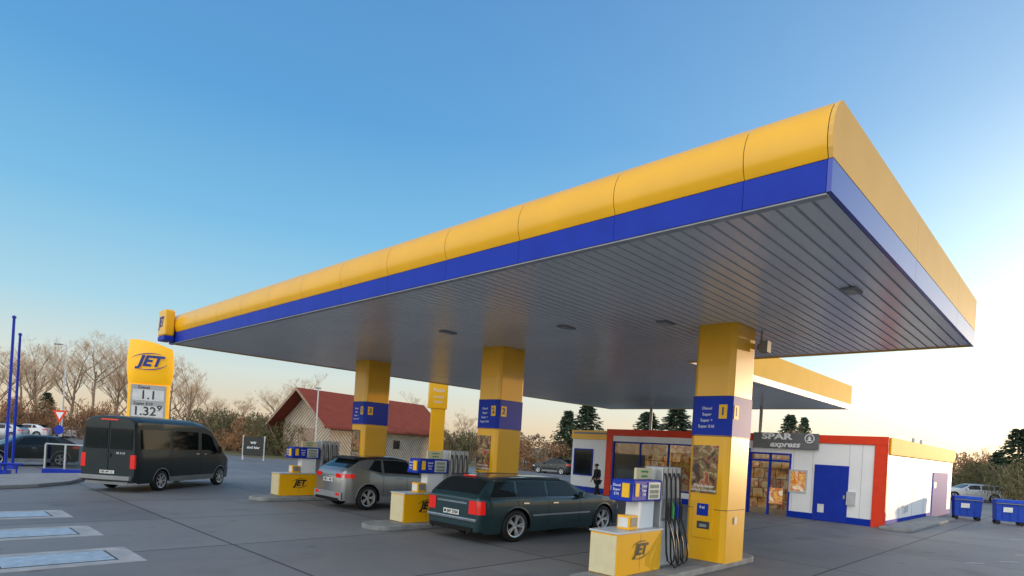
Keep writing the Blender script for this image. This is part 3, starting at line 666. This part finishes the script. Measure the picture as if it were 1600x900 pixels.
MB().box(ST+.2,ST+14.9,sR+.1,sB+2.5,3.3,3.4).build('roof','grey',shop)
MB().box(ST-.06,ST+.15,sR-.05,sB,3.26,zT).build('top_trim','red',shop,bevel=.01)
MB().box(ST-.05,ST-.003,sR-.05,sR+.42,0,3.26).build('corner_trim','red',shop)
MB().box(ST-.05,ST+.14,sR-.045,sR-.004,.0,3.26).build('corner_trim','red',shop)
MB().box(ST-.05,ST-.003,sB-.4,sB-.01,0,3.26).build('corner_trim','red',shop)
MB().box(ST+.16,ST+15,sR-.10,sR+.05,2.9,zT-.02).build('side_fascia','yellowside',shop,bevel=.02)
for k in range(1,6):
    MB().box(ST+15*k/6-.006,ST+15*k/6+.006,sR-.006,sR-.001,.28,2.9).build('panel_joint','groove',shop)
for px in (1238,1268,1325,1345):
    s_=FT(px,760,ST)[0]; MB().box(ST-.006,ST-.001,s_-.008,s_+.008,.28,3.25).build('panel_joint','lgrey',shop)
wf=MB().box(ST-.03,ST+.12,s0w-.0,s0w+.07,zw0,zw1); wf.box(ST-.03,ST+.12,s1w-.07,s1w,zw0,zw1); wf.box(ST-.03,ST+.12,s0w+.07,s1w-.07,zw1-.07,zw1); wf.box(ST-.03,ST+.12,s0w+.07,s1w-.07,zw0,zw0+.07)
for q in (.33,.66): m_=s0w+(s1w-s0w)*q; wf.box(ST-.02,ST+.1,m_-.03,m_+.03,zw0+.07,zw1-.07)
win=wf.build('window','blue',shop); MB().box(ST+.04,ST+.05,s0w+.07,s1w-.07,zw0+.07,zw1-.07).build('pane','cglass',win)
MB().box(ST+.06,ST+.07,s0w+.1,s0w+(s1w-s0w)*.30,zw0+.5,zw0+1.5).build('window_poster','poster2',win)
MB().box(ST+.06,ST+.07,s0w+(s1w-s0w)*.36,s1w-.1,zw0+1.75,zw1-.1).build('window_banner','poster2',win)
MB().box(ST+.06,ST+.07,s0w+(s1w-s0w)*.7,s1w-.3,zw0+.1,zw0+.9).build('window_poster','plate',win)
MB().box(ST+3.5,ST+3.6,ent0-1,sB-.3,.0,3.2).build('shelving','shelf',shop)
MB().box(ST+.2,ST+3.5,ent0-1,sB-.3,.0,.02).build('shop_floor','lgrey',shop)
lm=mat('tube_light',(.8,.8,.8),.5,emit=(1,.82,.6),es=6)
for tx in (ST+1.0,ST+2.4): MB().box(tx,tx+.15,ent0,sB-1,3.0,3.04).build('strip_light',lm,shop)
MB().box(ST+1.2,ST+1.6,s0w+.3,s1w-.3,.02,1.3).build('display_shelf','shelf',shop)
ef=MB(); 
for a in (ent0,(ent0+ent1)/2-.04,ent1-.08): ef.box(ST-.03,ST+.1,a,a+.08,.0,2.75)
ef.box(ST-.03,ST+.1,ent0+.08,ent1-.08,2.35,2.45); ef.box(ST-.03,ST+.1,ent0+.08,ent1-.08,2.67,2.75); dr=ef.build('sliding_door','blue',shop)
MB().box(ST+.03,ST+.04,ent0+.08,ent1-.08,.03,2.67).build('pane','cglass',dr)
MB().box(ST+.02,ST+.026,ent0+.3,ent0+.9,.5,1.2).build('door_sticker','poster2',dr)
MB().box(ST-.25,ST-.05,ent1-.05,ent1+.45,0,2.9).build('entrance_pillar','blue',shop)
a,b,c,d=fr(1177,678,1278,702,ST-.2)
sg_=MB().box(ST-.18,ST-.07,a,b,2.96,3.64).build('shop_sign','sgrey',shop,bevel=.02)
mid=(a+b)/2
text('SPAR',.36,'wt',sg_,(ST-.192,mid+.35,3.47),(0,-1,0),name='shop_lettering',bold=.04,sx=1.6)
text('express',.34,'wt',sg_,(ST-.192,mid-.0,3.13),(0,-1,0),name='shop_lettering',bold=.03,shear=.25,sx=1.2)
lg=MB(); lg.lathe([(.16,0),(.20,0)],c=(0,0,0),n=24,axis='z'); lg.add([(-.11,-.10,0),(.11,-.10,0),(0,.02,0),(-.08,-.01,0),(.08,-.01,0),(0,.13,0)],[(0,1,2),(3,4,5)])
o=lg.build('shop_emblem','wt',sg_); o.matrix_local=basis((ST-.194,a+.36,3.42),(0,-1,0),(0,0,1))
def panel(nm,m,x0,y0,x1,y1,frame=None,dep=.02,par=None,t=ST):
    a,b,c,d=fr(x0,y0,x1,y1,t)
    if frame:
        f=MB(); k=.07; f.box(t-dep-.02,t-.002,a,a+k,c,d); f.box(t-dep-.02,t-.002,b-k,b,c,d); f.box(t-dep-.02,t-.002,a+k,b-k,d-k,d); f.box(t-dep-.02,t-.002,a+k,b-k,c,c+k)
        fo=f.build('window',frame,par or shop); MB().box(t-dep,t-.004,a+k,b-k,c+k,d-k).build(nm,m,fo); return fo
    return MB().box(t-dep,t-.003,a,b,c,d).build(nm,m,par or shop)
panel('pane','poster2',1234,733,1260,771,'lgrey')
a,b,_,_=fr(1273,735,1322,818); dd=MB().box(ST-.04,ST-.003,a,b,.02,2.35).build('door','blue',shop,bevel=.008)
MB().box(ST-.06,ST-.041,a+.1,a+.16,1.0,1.15).build('door_handle','steel',dd); MB().box(ST-.05,ST-.041,b-.45,b-.2,.35,.7).build('door_notice','plate',dd)
panel('wall_box','lgrey',1324,768,1336,790,dep=.12)
panel('pane','glass',898,700,925,744,'blue',t=ST+.3)
t0,z0=FSd(1457,748,sR); t1,z1=FSd(1476,812,sR)
dd=MB().box(t0,t1,sR-.04,sR-.004,.02,2.3).build('side_door','blueside',shop); MB().box(t0+.3,t0+.8,sR-.05,sR-.041,1.5,1.8).build('door_notice','plate',dd)
q=FSd(1415,760,sR); MB().box(q[0]-.4,q[0]+.4,sR-.06,sR-.004,.5,.8).build('vent_grille','lgrey',shop)
for px in (1438,1450):
    q=FSd(px,700,sR); MB().tube([(q[0],sR+.3,3.4),(q[0],sR+.3,3.85)],.06,8).build('roof_vent','lgrey',shop)
o=MB().box(ST-.8,ST+9,sR-1.1,sR-.02,0,.13).build('shop_kerb','conc',bevel=.03,loc=A0,rotz=TH); tag(o,'concrete kerb strip along the shop side wall','kerb')
# ---------------- bins
def make_bin(label,loc):
    t=thing('waste_container',label,'waste container',loc,R(-28),'blue waste containers beside the shop')
    b=MB(); b.add([(-.54,-.40,.18),(.54,-.40,.18),(.54,.40,.18),(-.54,.40,.18),(-.58,-.44,1.0),(.58,-.44,1.0),(.58,.44,1.0),(-.58,.44,1.0)],[(3,2,1,0),(4,5,6,7),(0,1,5,4),(1,2,6,5),(2,3,7,6),(3,0,4,7)])
    for k in (-.3,0,.3): b.box(k-.03,k+.03,-.46,-.40,.3,.98)
    b.build('body','bluep',t,bevel=.02)
    MB().box(-.61,.61,-.47,.47,.98,1.04).build('rim','bluep',t,bevel=.015)
    lid=MB().prism([(-.46,1.04),(.46,1.04),(.46,1.11),(.3,1.2),(-.3,1.2),(-.46,1.11)],-.59,.59,'x'); lid.build('lid','bluep',t,bevel=.03)
    MB().tube([(-.58,-.5,1.02),(.58,-.5,1.02)],.02,8).build('handle','grey',t)
    MB().box(-.3,.05,-.48,-.465,.62,.85).build('sticker','plate',t)
    for x in (-.45,.45):
        for y in (-.32,.32): MB().lathe([(.001,-.03),(.1,-.03),(.1,.03),(.001,.03)],c=(x,y,.1),n=16).build('castor','black',t)
    return t
b1=make_bin('blue wheeled waste container, the left one of two beside the shop',G(1509,812)); b2=copy_tree(b1); b2.location=G(1575,820); b2['label']='blue wheeled waste container, the right one at the picture edge'
# ---------------- price pylon
p=D(231,650,30); py=thing('price_sign','tall yellow price pylon with curved logo head behind the dark van','sign',(p.x,30,0),R(20))
body=MB().box(-.90,.90,-.16,.16,0,4.35).build('sign_post','yellowlit',py,bevel=.05)
hd=MB()
def Hf(sg):
    def f(u,v):
        x=-1.0+2.0*u; zt_=6.46-.34*(u**1.8)+.05*math.sin(math.pi*u); z=4.36+(zt_-4.36)*v
        bul=.10+.30*math.sin(math.pi*min(1,max(0,u)))**.6*(.35+.65*math.sin(math.pi*v)**.7)
        return (x*(.91+.10*math.sin(math.pi*min(1,v*.9+.05))),sg*bul,z)
    return f
hd.grid(Hf(-1),16,12); hd.grid(Hf(1),16,12)
f0,f1=Hf(-1),Hf(1)
for v in (0,1): hd.grid(lambda u,w_:tuple(Vector(f0(u,v)).lerp(Vector(f1(u,v)),w_)),16,1)
for u in (0,1): hd.grid(lambda v,w_:tuple(Vector(f0(u,v)).lerp(Vector(f1(u,v)),w_)),12,1)
hd.build('sign_head','yellowlit',py,smooth=50)
lgo=logo(1.66,'bt',py,(0.02,-.44,5.42),(1,0,0))
MB().box(-.76,.76,-.18,-.162,1.9,4.28).build('price_board','board',py)
for z,tx,pr in ((4.15,'Diesel','1.1'),(3.35,'Super E10','1.32⁹'),(2.55,'Super','1.38⁹')):
    MB().box(-.68,.68,-.186,-.18,z-.64,z-.11).build('price_window','plate',py)
    text(tx,.2,'ink',py,(-.2,-.19,z+.0),(1,0,0),name='price_lettering')
    text(pr,.60,'ink',py,(.0,-.195,z-.38),(1,0,0),name='price_digits',bold=.01)
p=D(684,650,36); p2_=thing('advert_pylon','slim yellow pylon sign standing behind the canopy columns, left of the middle column','sign',(p.x,36,0),R(15))
MB().box(-.42,.42,-.15,.15,0,4.3).build('sign_post','yellow',p2_,bevel=.02); MB().box(-.62,.5,-.2,.2,4.3,5.9).build('sign_panel','yellow',p2_,bevel=.02)
text('Auto',.34,'plate',p2_,(-.05,-.206,5.4),(1,0,0)); text('nonstop',.2,'plate',p2_,(-.05,-.206,5.0),(1,0,0)); text('tanken',.2,'plate',p2_,(-.05,-.206,4.7),(1,0,0))
# ---------------- barn
K=Vector((-17.2,57,0)); hdB=R(60); barn=thing('wooden_barn','weathered wooden barn with red tiled gable roof beyond the forecourt','barn',K,hdB)
BL,BW=17.0,6.4
w_=MB(); w_.prism([(0,0),(BW,0),(BW,3.7),(BW/2,6.4),(0,3.7)],0,BL,'x'); w_.build('wall','planks',barn)
rf=MB()
for sg in (0,1):
    ya,yb_=(-.9,BW/2) if sg==0 else (BW+.9,BW/2)
    rf.add([(-1.5,ya,3.15),(BL+.8,ya,3.15),(BL+.8,yb_,6.7),(-1.5,yb_,6.7),(-1.5,ya,2.95),(BL+.8,ya,2.95),(BL+.8,yb_,6.5),(-1.5,yb_,6.5)],[(0,1,2,3),(7,6,5,4),(0,3,7,4),(1,0,4,5),(2,1,5,6),(3,2,6,7)])
rf.build('roof','tiles',barn)
bb=MB(); bb.add([(-1.53,-.9,2.88),(-1.53,BW/2,6.42),(-1.53,BW+.9,2.88),(-1.53,BW+.9,3.18),(-1.53,BW/2,6.74),(-1.53,-.9,3.18)],[(0,1,4,5),(1,2,3,4)]); bb.build('barge_board','wood',barn)
MB().box(3,6,-.03,-.003,0,2.8).build('barn_door','wood',barn); MB().box(-.04,-.003,2.1,4.3,0,2.9).build('barn_door','wood',barn)
MB().box(9,10,-.04,-.003,1.3,2.2).build('window','glass',barn)
# ---------------- poles and signs
def pole(name,label,cat,px,py,ytop,Y,r,m,group=None):
    a=D(px,py,Y); b=D(px,ytop,Y); t=thing(name,label,cat,(a.x,Y,0),0,group)
    MB().tube([(0,0,0),(0,0,b.z)],[r,r*.8],10).build('pole',m,t,smooth=50); return t,b.z
for (px,yt,Y,lb) in ((10,495,24.0,'tall blue flagpole nearest the left picture edge'),(21,522,27.0,'shorter blue flagpole, the right one of two')):
    t,z=pole('flagpole',lb,'flagpole',px,700,yt,Y,.06,'blue','blue flagpoles'); MB().lathe([(.001,.08),(.07,.04),(.07,-.04)],c=(0,0,z),n=12,axis='z').build('finial','blue',t); MB().box(-.14,.14,-.14,.14,0,.2).build('base','blue',t)
t,z=pole('street_lamp','slim grey street lamp with short arm near the bare trees at left','street lamp',97,660,540,55,.07,'lgrey'); MB().tube([(0,0,z),(-.5,0,z+.12)],.04,8).build('arm','lgrey',t); MB().box(-1.1,-.4,-.12,.12,z+.05,z+.16).build('lamp_head','grey',t)
t,z=pole('lamp_post','thin pale post in front of the barn gable','lamp post',492,700,607,50,.06,'lgrey'); MB().box(-.2,.2,-.1,.1,z-.02,z+.1).build('lamp_head','grey',t)
t,z=pole('give_way_sign','red and white triangular give way sign above a small blue sign','traffic sign',93,670,641,42,.035,'lgrey')
MB().prism([(-.5,z),(.5,z),(0,z-.9)],-.06,-.04,'y').build('triangle_border','red',t); MB().prism([(-.28,z-.13),(.28,z-.13),(0,z-.63)],-.07,-.062,'y').build('triangle_face','wt',t)
MB().lathe([(.001,-.06),(.32,-.06),(.32,-.04)],c=(0,0,z-1.35),n=20).build('blue_disc','blue',t)
nbz=thing('notice_board','dark notice board with white print on two posts beside the hedge','notice board',G(395,719),R(8))
for x in (-.8,.8): MB().tube([(x,0,0),(x,0,1.95)],.05,8).build('post','lgrey',nbz)
bo=MB().box(-.75,.75,-.06,0,.35,1.85).build('board','ink',nbz); text('wir',.34,'wt',bo,(0,-.07,1.4),(1,0,0),name='board_lettering',bold=.02); text('sind hier',.28,'wt',bo,(0,-.07,1.0),(1,0,0),name='board_lettering',bold=.02)
rl=thing('low_railing','low blue railing on the pavement at the left picture edge','railing',G(-6,742),R(10))
for k in range(5): MB().tube([(-1.5+k*.55,0,.1),(-1.5+k*.55,0,.48)],.03,8).build('post','blue',rl)
MB().tube([(-1.7,0,.46),(.9,0,.46)],.04,8).build('rail','blue',rl)
pnl=thing('glass_screen','low glazed screen with grey frame and blue base, left of the van','screen',G(98,741),R(12))
MB().box(-.75,.85,-.12,.12,.0,.22).build('base','blue',pnl,bevel=.02); f=MB()
for x in (-.7,.05,.78): f.box(x-.03,x+.03,-.03,.03,.22,1.25)
f.box(-.7,.78,-.03,.03,1.25,1.3); f.build('frame','lgrey',pnl); MB().box(-.68,.76,-.008,.008,.24,1.24).build('pane','cglass',pnl)
# ---------------- trees
def bare(seed,H,spread,up=.55,levels=5,trunkfrac=.25):
    rnd=random.Random(seed); tr=MB(); cr_=MB()
    def br(p,d,ln,r,lv):
        n=3; pts=[p]; rr=[r]; dd=d.copy()
        for i in range(n):
            dd=(dd+Vector((rnd.uniform(-.16,.16),rnd.uniform(-.16,.16),rnd.uniform(-.02,.12)))).normalized(); pts.append(pts[-1]+dd*ln/n); rr.append(r*(1-.5*(i+1)/n))
        (tr if lv<=2 else cr_).tube(pts,rr,6 if lv==0 else (4 if lv<3 else 3),caps=False)
        if lv>=levels: return
        k=[7,5,5,4,4][lv] if lv<5 else 3
        for j in range(k):
            f=rnd.uniform(.3 if lv else trunkfrac,1.0); q=f*n; i=min(int(q),n-1); pos=pts[i].lerp(pts[i+1],q-i)
            az=rnd.uniform(0,2*math.pi); side=Vector((math.cos(az),math.sin(az),0)); nd=(dd*up+side*spread+Vector((0,0,.25))).normalized()
            br(pos,nd,ln*rnd.uniform(.42,.66)*(1.1-.35*f if lv==0 else 1),max(rr[i]*.55,.010),lv+1)
    br(Vector((0,0,-.1)),Vector((0,0,1)),H*.72,H*.016,0)
    return tr,cr_
protos=[]
for sd,H,spd in ((3,15,.62),(11,15,.75),(23,15,.55)):
    t=thing('bare_tree','x','tree'); a,b=bare(sd,H,spd); hz=max(v[2] for v in b.v); a.build('trunk','bark',t,recalc=False); b.build('crown','twig',t,recalc=False); protos.append((t,hz))
used=set()
def put_tree(i,px,ytop,Y,label,rot=0,group='bare trees along the skyline'):
    base,hz=protos[i]; t=base if i not in used else copy_tree(base); used.add(i)
    a=D(px,700,Y); zt=D(px,ytop,Y).z; k=zt/hz; t.location=(a.x,Y,0); t.rotation_euler=(0,0,rot); t.scale=(k,k,k); t['label']=label; t['group']=group
spec=[(0,-10,520,88,'bare tree cut off by the left picture edge'),(1,30,520,95,'bare tree directly behind the blue flagpoles'),(2,62,518,86,'bare tree left of the street lamp'),(0,105,506,92,'tallest bare tree, right behind the street lamp'),
 (1,140,514,86,'bare tree between the street lamp and the price pylon'),(2,172,522,94,'bare tree just left of the price pylon'),(0,200,532,88,'bare tree partly hidden by the price pylon'),(1,262,542,90,'bare tree just right of the price pylon'),
 (2,292,550,84,'smaller bare tree right of the price pylon'),(0,318,600,100,'low bare tree above the van roof'),(1,380,610,105,'low spreading bare tree behind the notice board'),(2,470,576,80,'bare tree rising behind the barn gable'),(0,440,586,84,'bare tree at the left end of the barn roof'),
 (1,720,636,90,'bare tree between barn and middle column'),(2,640,610,110,'thin bare tree behind the barn ridge'),(0,745,656,80,'small bare tree left of the middle column'),(2,1545,690,75,'bare tree behind the shop at right'),(1,1250,660,60,'small bare tree above the blue door of the shop')]
for n,(i,px,yt,Y,lb) in enumerate(spec): put_tree(i,px,yt,Y,lb,n*1.3)
def bushmesh(seed,n=3400,sz=.17):
    rnd=random.Random(seed); mb=MB(); cl=[(Vector((rnd.uniform(-1.2,1.2),rnd.uniform(-.8,.8),rnd.uniform(.2,1.1))),rnd.uniform(.35,.65)) for _ in range(14)]
    for _ in range(n):
        c,r=rnd.choice(cl); d=Vector((rnd.gauss(0,1),rnd.gauss(0,1),rnd.gauss(0,1))).normalized()*r*rnd.uniform(.6,1.12); p=c+d; p.z=max(p.z,.02)
        a=Vector((rnd.uniform(-1,1),rnd.uniform(-1,1),rnd.uniform(-.3,1.8))).normalized()*sz*rnd.uniform(.6,1.7); b=a.cross(Vector((rnd.uniform(-1,1),rnd.uniform(-1,1),rnd.uniform(-1,1)))).normalized()*sz*.16
        mb.add([p-a*.5-b*.5,p+b,p+a*.5],[(0,1,2)])
    return mb
bproto={}
def bush(name,m,seed,loc,scl,label):
    if (seed,m) not in bproto:
        t=thing(name,label,'bush'); bushmesh(seed).build('foliage',m,t,recalc=False)
        s=MB(); rnd=random.Random(seed)
        for _ in range(14): a=rnd.uniform(0,6.28); s.tube([(0,0,0),(math.cos(a)*.5,math.sin(a)*.4,.6),(math.cos(a)*1.0,math.sin(a)*.7,1.2)],[.03,.02,.008],4,caps=False)
        s.build('stems','bark',t,recalc=False); bproto[(seed,m)]=t
    else: t=copy_tree(bproto[(seed,m)])
    t.location=loc; t.scale=scl; t['label']=label; t['group']='bushes behind the forecourt'; return t
bl=[(20,'bushb',72),(62,'bushb',78),(130,'bushb',74),(165,'bushb',76),(290,'bushb',70),(325,'bushb',68),(350,'bushg',66),(372,'bushb',70),(398,'bushb',64),(425,'bushb',62),(445,'bushg',60),(700,'bushb',85),(735,'bushg',70),(850,'bushb',60),(1500,'bushg',62),(1545,'bushb',70),(1575,'bushg',55),(1600,'bushg',50)]
ords=['one','two','three','four','five','six','seven','eight','nine','ten','eleven','twelve','thirteen','fourteen','fifteen','sixteen','seventeen','eighteen']
for n,(px,m,Y) in enumerate(bl):
    a=D(px,700,Y); h=random.Random(n).uniform(2.8,5.0); place=['at far left','behind the parked white cars','behind the van','left of the barn','beside the notice board','between barn and middle column','left of the shop','right of the shop'][min(7,n//2 if n<12 else (5 if n<13 else (6 if n<14 else 7)))]
    bush('shrub',m,n%3,(a.x,Y,0),(2.6,1.6,h/1.5),('brown leafless' if m=='bushb' else 'olive green')+' shrub '+place+', number %s from the left'%ords[n])
def fir(seed,H):
    rnd=random.Random(seed); mb=MB()
    n=int(H*6)
    for i in range(n):
        z=.8+(H-.9)*i/n; rad=(H-z)*.30+.2
        for k in range(10):
            a=rnd.uniform(0,6.28); ln=rad*rnd.uniform(.6,1.2); d=Vector((math.cos(a),math.sin(a),0)); 
            for j in range(7):
                f=(j+1)/7; p=d*ln*f+Vector((0,0,z-.35*ln*f*f+rnd.uniform(-.1,.1))); sd=Vector((-d.y,d.x,0))*rnd.uniform(-1,1)
                q=(d*.6+sd+Vector((0,0,rnd.uniform(-.7,.1))))*.34; r=Vector((rnd.uniform(-1,1),rnd.uniform(-1,1),rnd.uniform(-1,1)))*.14
                mb.add([p,p+q*.5+r,p+q,p+q*.5-r*.6],[(0,1,2,3)])
    return mb
ft=thing('fir_tree','x','tree'); fir(5,10).build('crown','fir',ft,recalc=False); MB().tube([(0,0,0),(0,0,9.5)],[.22,.03],8).build('trunk','bark',ft)
fs_=[(885,640,62,1.6,'dark fir tree above the left end of the shop roof'),(915,630,60,1.9,'tallest dark fir tree behind the shop, left of the rear canopy post'),(1010,642,58,2.2,'dark fir tree behind the thin canopy post over the shop'),(1055,636,60,2.4,'broad dark fir tree left of the nearest column, behind the shop'),(1232,646,62,1.4,'dark fir tree rising above the shop sign'),(1254,650,66,1.1,'narrow fir tree right of the shop sign'),
 (1592,668,60,1.9,'large dark fir tree at the right picture edge'),(1560,705,64,1.9,'dark fir tree behind the right blue waste container'),(1528,722,70,2.2,'low fir tree behind the silver parked car'),(70,612,80,1.6,'dark fir tree behind the give way sign')]
for n,(px,yt,Y,wd,lb) in enumerate(fs_):
    t=ft if n==0 else copy_tree(ft); a=D(px,700,Y); z=D(px,yt,Y).z; k=z/10; t.location=(a.x,Y,0); t.scale=(k*wd,k*wd,k); t.rotation_euler=(0,0,n*1.1); t['label']=lb; t['group']='dark fir trees on the skyline'
rnd=random.Random(9); fw=MB()
for _ in range(26000):
    x=rnd.uniform(-260,300); y=200+rnd.uniform(-8,8); h=4.5+2.5*math.sin(x*.05)+1.8*math.sin(x*.23+1)+.8*math.sin(x*.9); z=rnd.uniform(0,1)**.7*h; s=rnd.uniform(.4,1.1)
    a=Vector((rnd.uniform(-1,1),rnd.uniform(-1,1),rnd.uniform(-1,1)))*s; b=Vector((rnd.uniform(-1,1),rnd.uniform(-1,1),rnd.uniform(-1,1)))*s; p=Vector((x,y,z)); fw.add([p,p+a,p+b],[(0,1,2)])
fwo=fw.build('distant_wood','wood_far',recalc=False); tag(fwo,'distant brown and olive line of woodland on the horizon','woodland',kind='stuff')
# ---------------- person
def skin(name,verts,edges,rad,m,parent,sub=2,root=0):
    me=bpy.data.meshes.new(name); me.from_pydata(verts,edges,[]); o=bpy.data.objects.new(name,me); col.objects.link(o)
    md=o.modifiers.new('Skin','SKIN'); md.use_smooth_shade=True
    for i,r in enumerate(rad):
        sv=me.skin_vertices[0].data[i]; sv.radius=(r,r) if not isinstance(r,tuple) else r; sv.use_root=(i==root)
    o.modifiers.new('Sub','SUBSURF').levels=sub; o.modifiers[-1].render_levels=sub
    bpy.context.view_layer.update()
    m2=bpy.data.meshes.new_from_object(o.evaluated_get(bpy.context.evaluated_depsgraph_get())); bpy.data.objects.remove(o)
    m2.materials.clear(); m2.materials.append(M[m]); m2.polygons.foreach_set('use_smooth',[True]*len(m2.polygons))
    o=bpy.data.objects.new(name,m2); col.objects.link(o); o.parent=parent; return o
pe=thing('person','person in black jacket and trousers walking in front of the shop window','person',G(932,780),R(-65))
V=[(0,0,.92),(0,-.02,1.12),(0,-.05,1.35),(0,-.07,1.46),(0,-.09,1.52),(0,-.12,1.60),(0,-.12,1.68),
 (.17,-.05,1.40),(.26,-.05,1.15),(.22,-.27,1.02),(.20,-.34,1.0),(-.17,-.05,1.40),(-.27,-.01,1.14),(-.25,-.16,.94),(-.25,-.20,.88),
 (.09,0,.86),(.11,-.16,.50),(.11,-.12,.10),(.11,-.26,.04),(-.09,0,.86),(-.10,.10,.48),(-.10,.26,.12),(-.10,.16,.04)]
E=[(0,1),(1,2),(2,3),(3,4),(4,5),(5,6),(2,7),(7,8),(8,9),(9,10),(2,11),(11,12),(12,13),(13,14),(0,15),(15,16),(16,17),(17,18),(0,19),(19,20),(20,21),(21,22)]
Rd=[.12,.12,.14,.06,.05,.085,.075,.06,.045,.033,.03,.06,.045,.033,.03,.08,.055,.042,.04,.08,.055,.042,.04]
skin('body',V,E,Rd,'skin',pe)
jv=[V[0],V[1],V[2],(0,-.065,1.45),V[7],V[8],V[9],V[11],V[12],V[13]]; skin('jacket',jv,[(0,1),(1,2),(2,3),(2,4),(4,5),(5,6),(2,7),(7,8),(8,9)],[.155,.15,.17,.075,.085,.065,.05,.085,.065,.05],'cloth',pe)
skin('trousers',[V[0],V[15],V[16],V[17],V[19],V[20],V[21]],[(0,1),(1,2),(2,3),(0,4),(4,5),(5,6)],[.14,.1,.075,.06,.1,.075,.06],'cloth',pe)
for (a,b) in ((17,18),(21,22)): skin('shoe',[V[a],((V[a][0]),V[a][1],.05),V[b]],[(0,1),(1,2)],[.05,.05,.045],'black',pe,1)
hr=MB(); 
hr.grid(lambda u,v:(.095*math.sin(v*1.75)*math.cos(u*6.283),-.09+.11*math.sin(v*1.75)*math.sin(u*6.283),1.645+.10*math.cos(v*1.75)),16,8); hr.build('hair','hair',pe,smooth=60)
MB().tube([(0,-.195,1.64),(0,-.225,1.61),(0,-.20,1.60)],[.008,.016,.01],6).build('nose','skin',pe)
for sg in (-1,1):
    MB().lathe([(.001,.008),(.012,0),(.001,-.008)],c=(sg*.034,-.198,1.645),n=8).build('eye','ink',pe); MB().lathe([(.001,.01),(.025,0),(.001,-.01)],c=(sg*.088,-.10,1.625),n=8,axis='z').build('ear','skin',pe)
for (h,d) in ((10,Vector((-.1,-.9,-.3))),(14,Vector((.0,-.5,-.85)))):
    b=Vector(V[h]); 
    for k in range(4):
        o=Vector((-.03+.02*k,0,0)); ln=[.07,.08,.075,.06][k]; dn=d.normalized()
        MB().tube([b+o,b+o+dn*ln*.6,b+o+dn*ln+Vector((0,.01,-.02))],[.011,.010,.008],6).build('finger','skin',pe,smooth=60)
    MB().tube([b,b+Vector((.045,-.03,.0)),b+Vector((.05,-.06,-.01))],[.012,.011,.009],6).build('thumb','skin',pe,smooth=60)
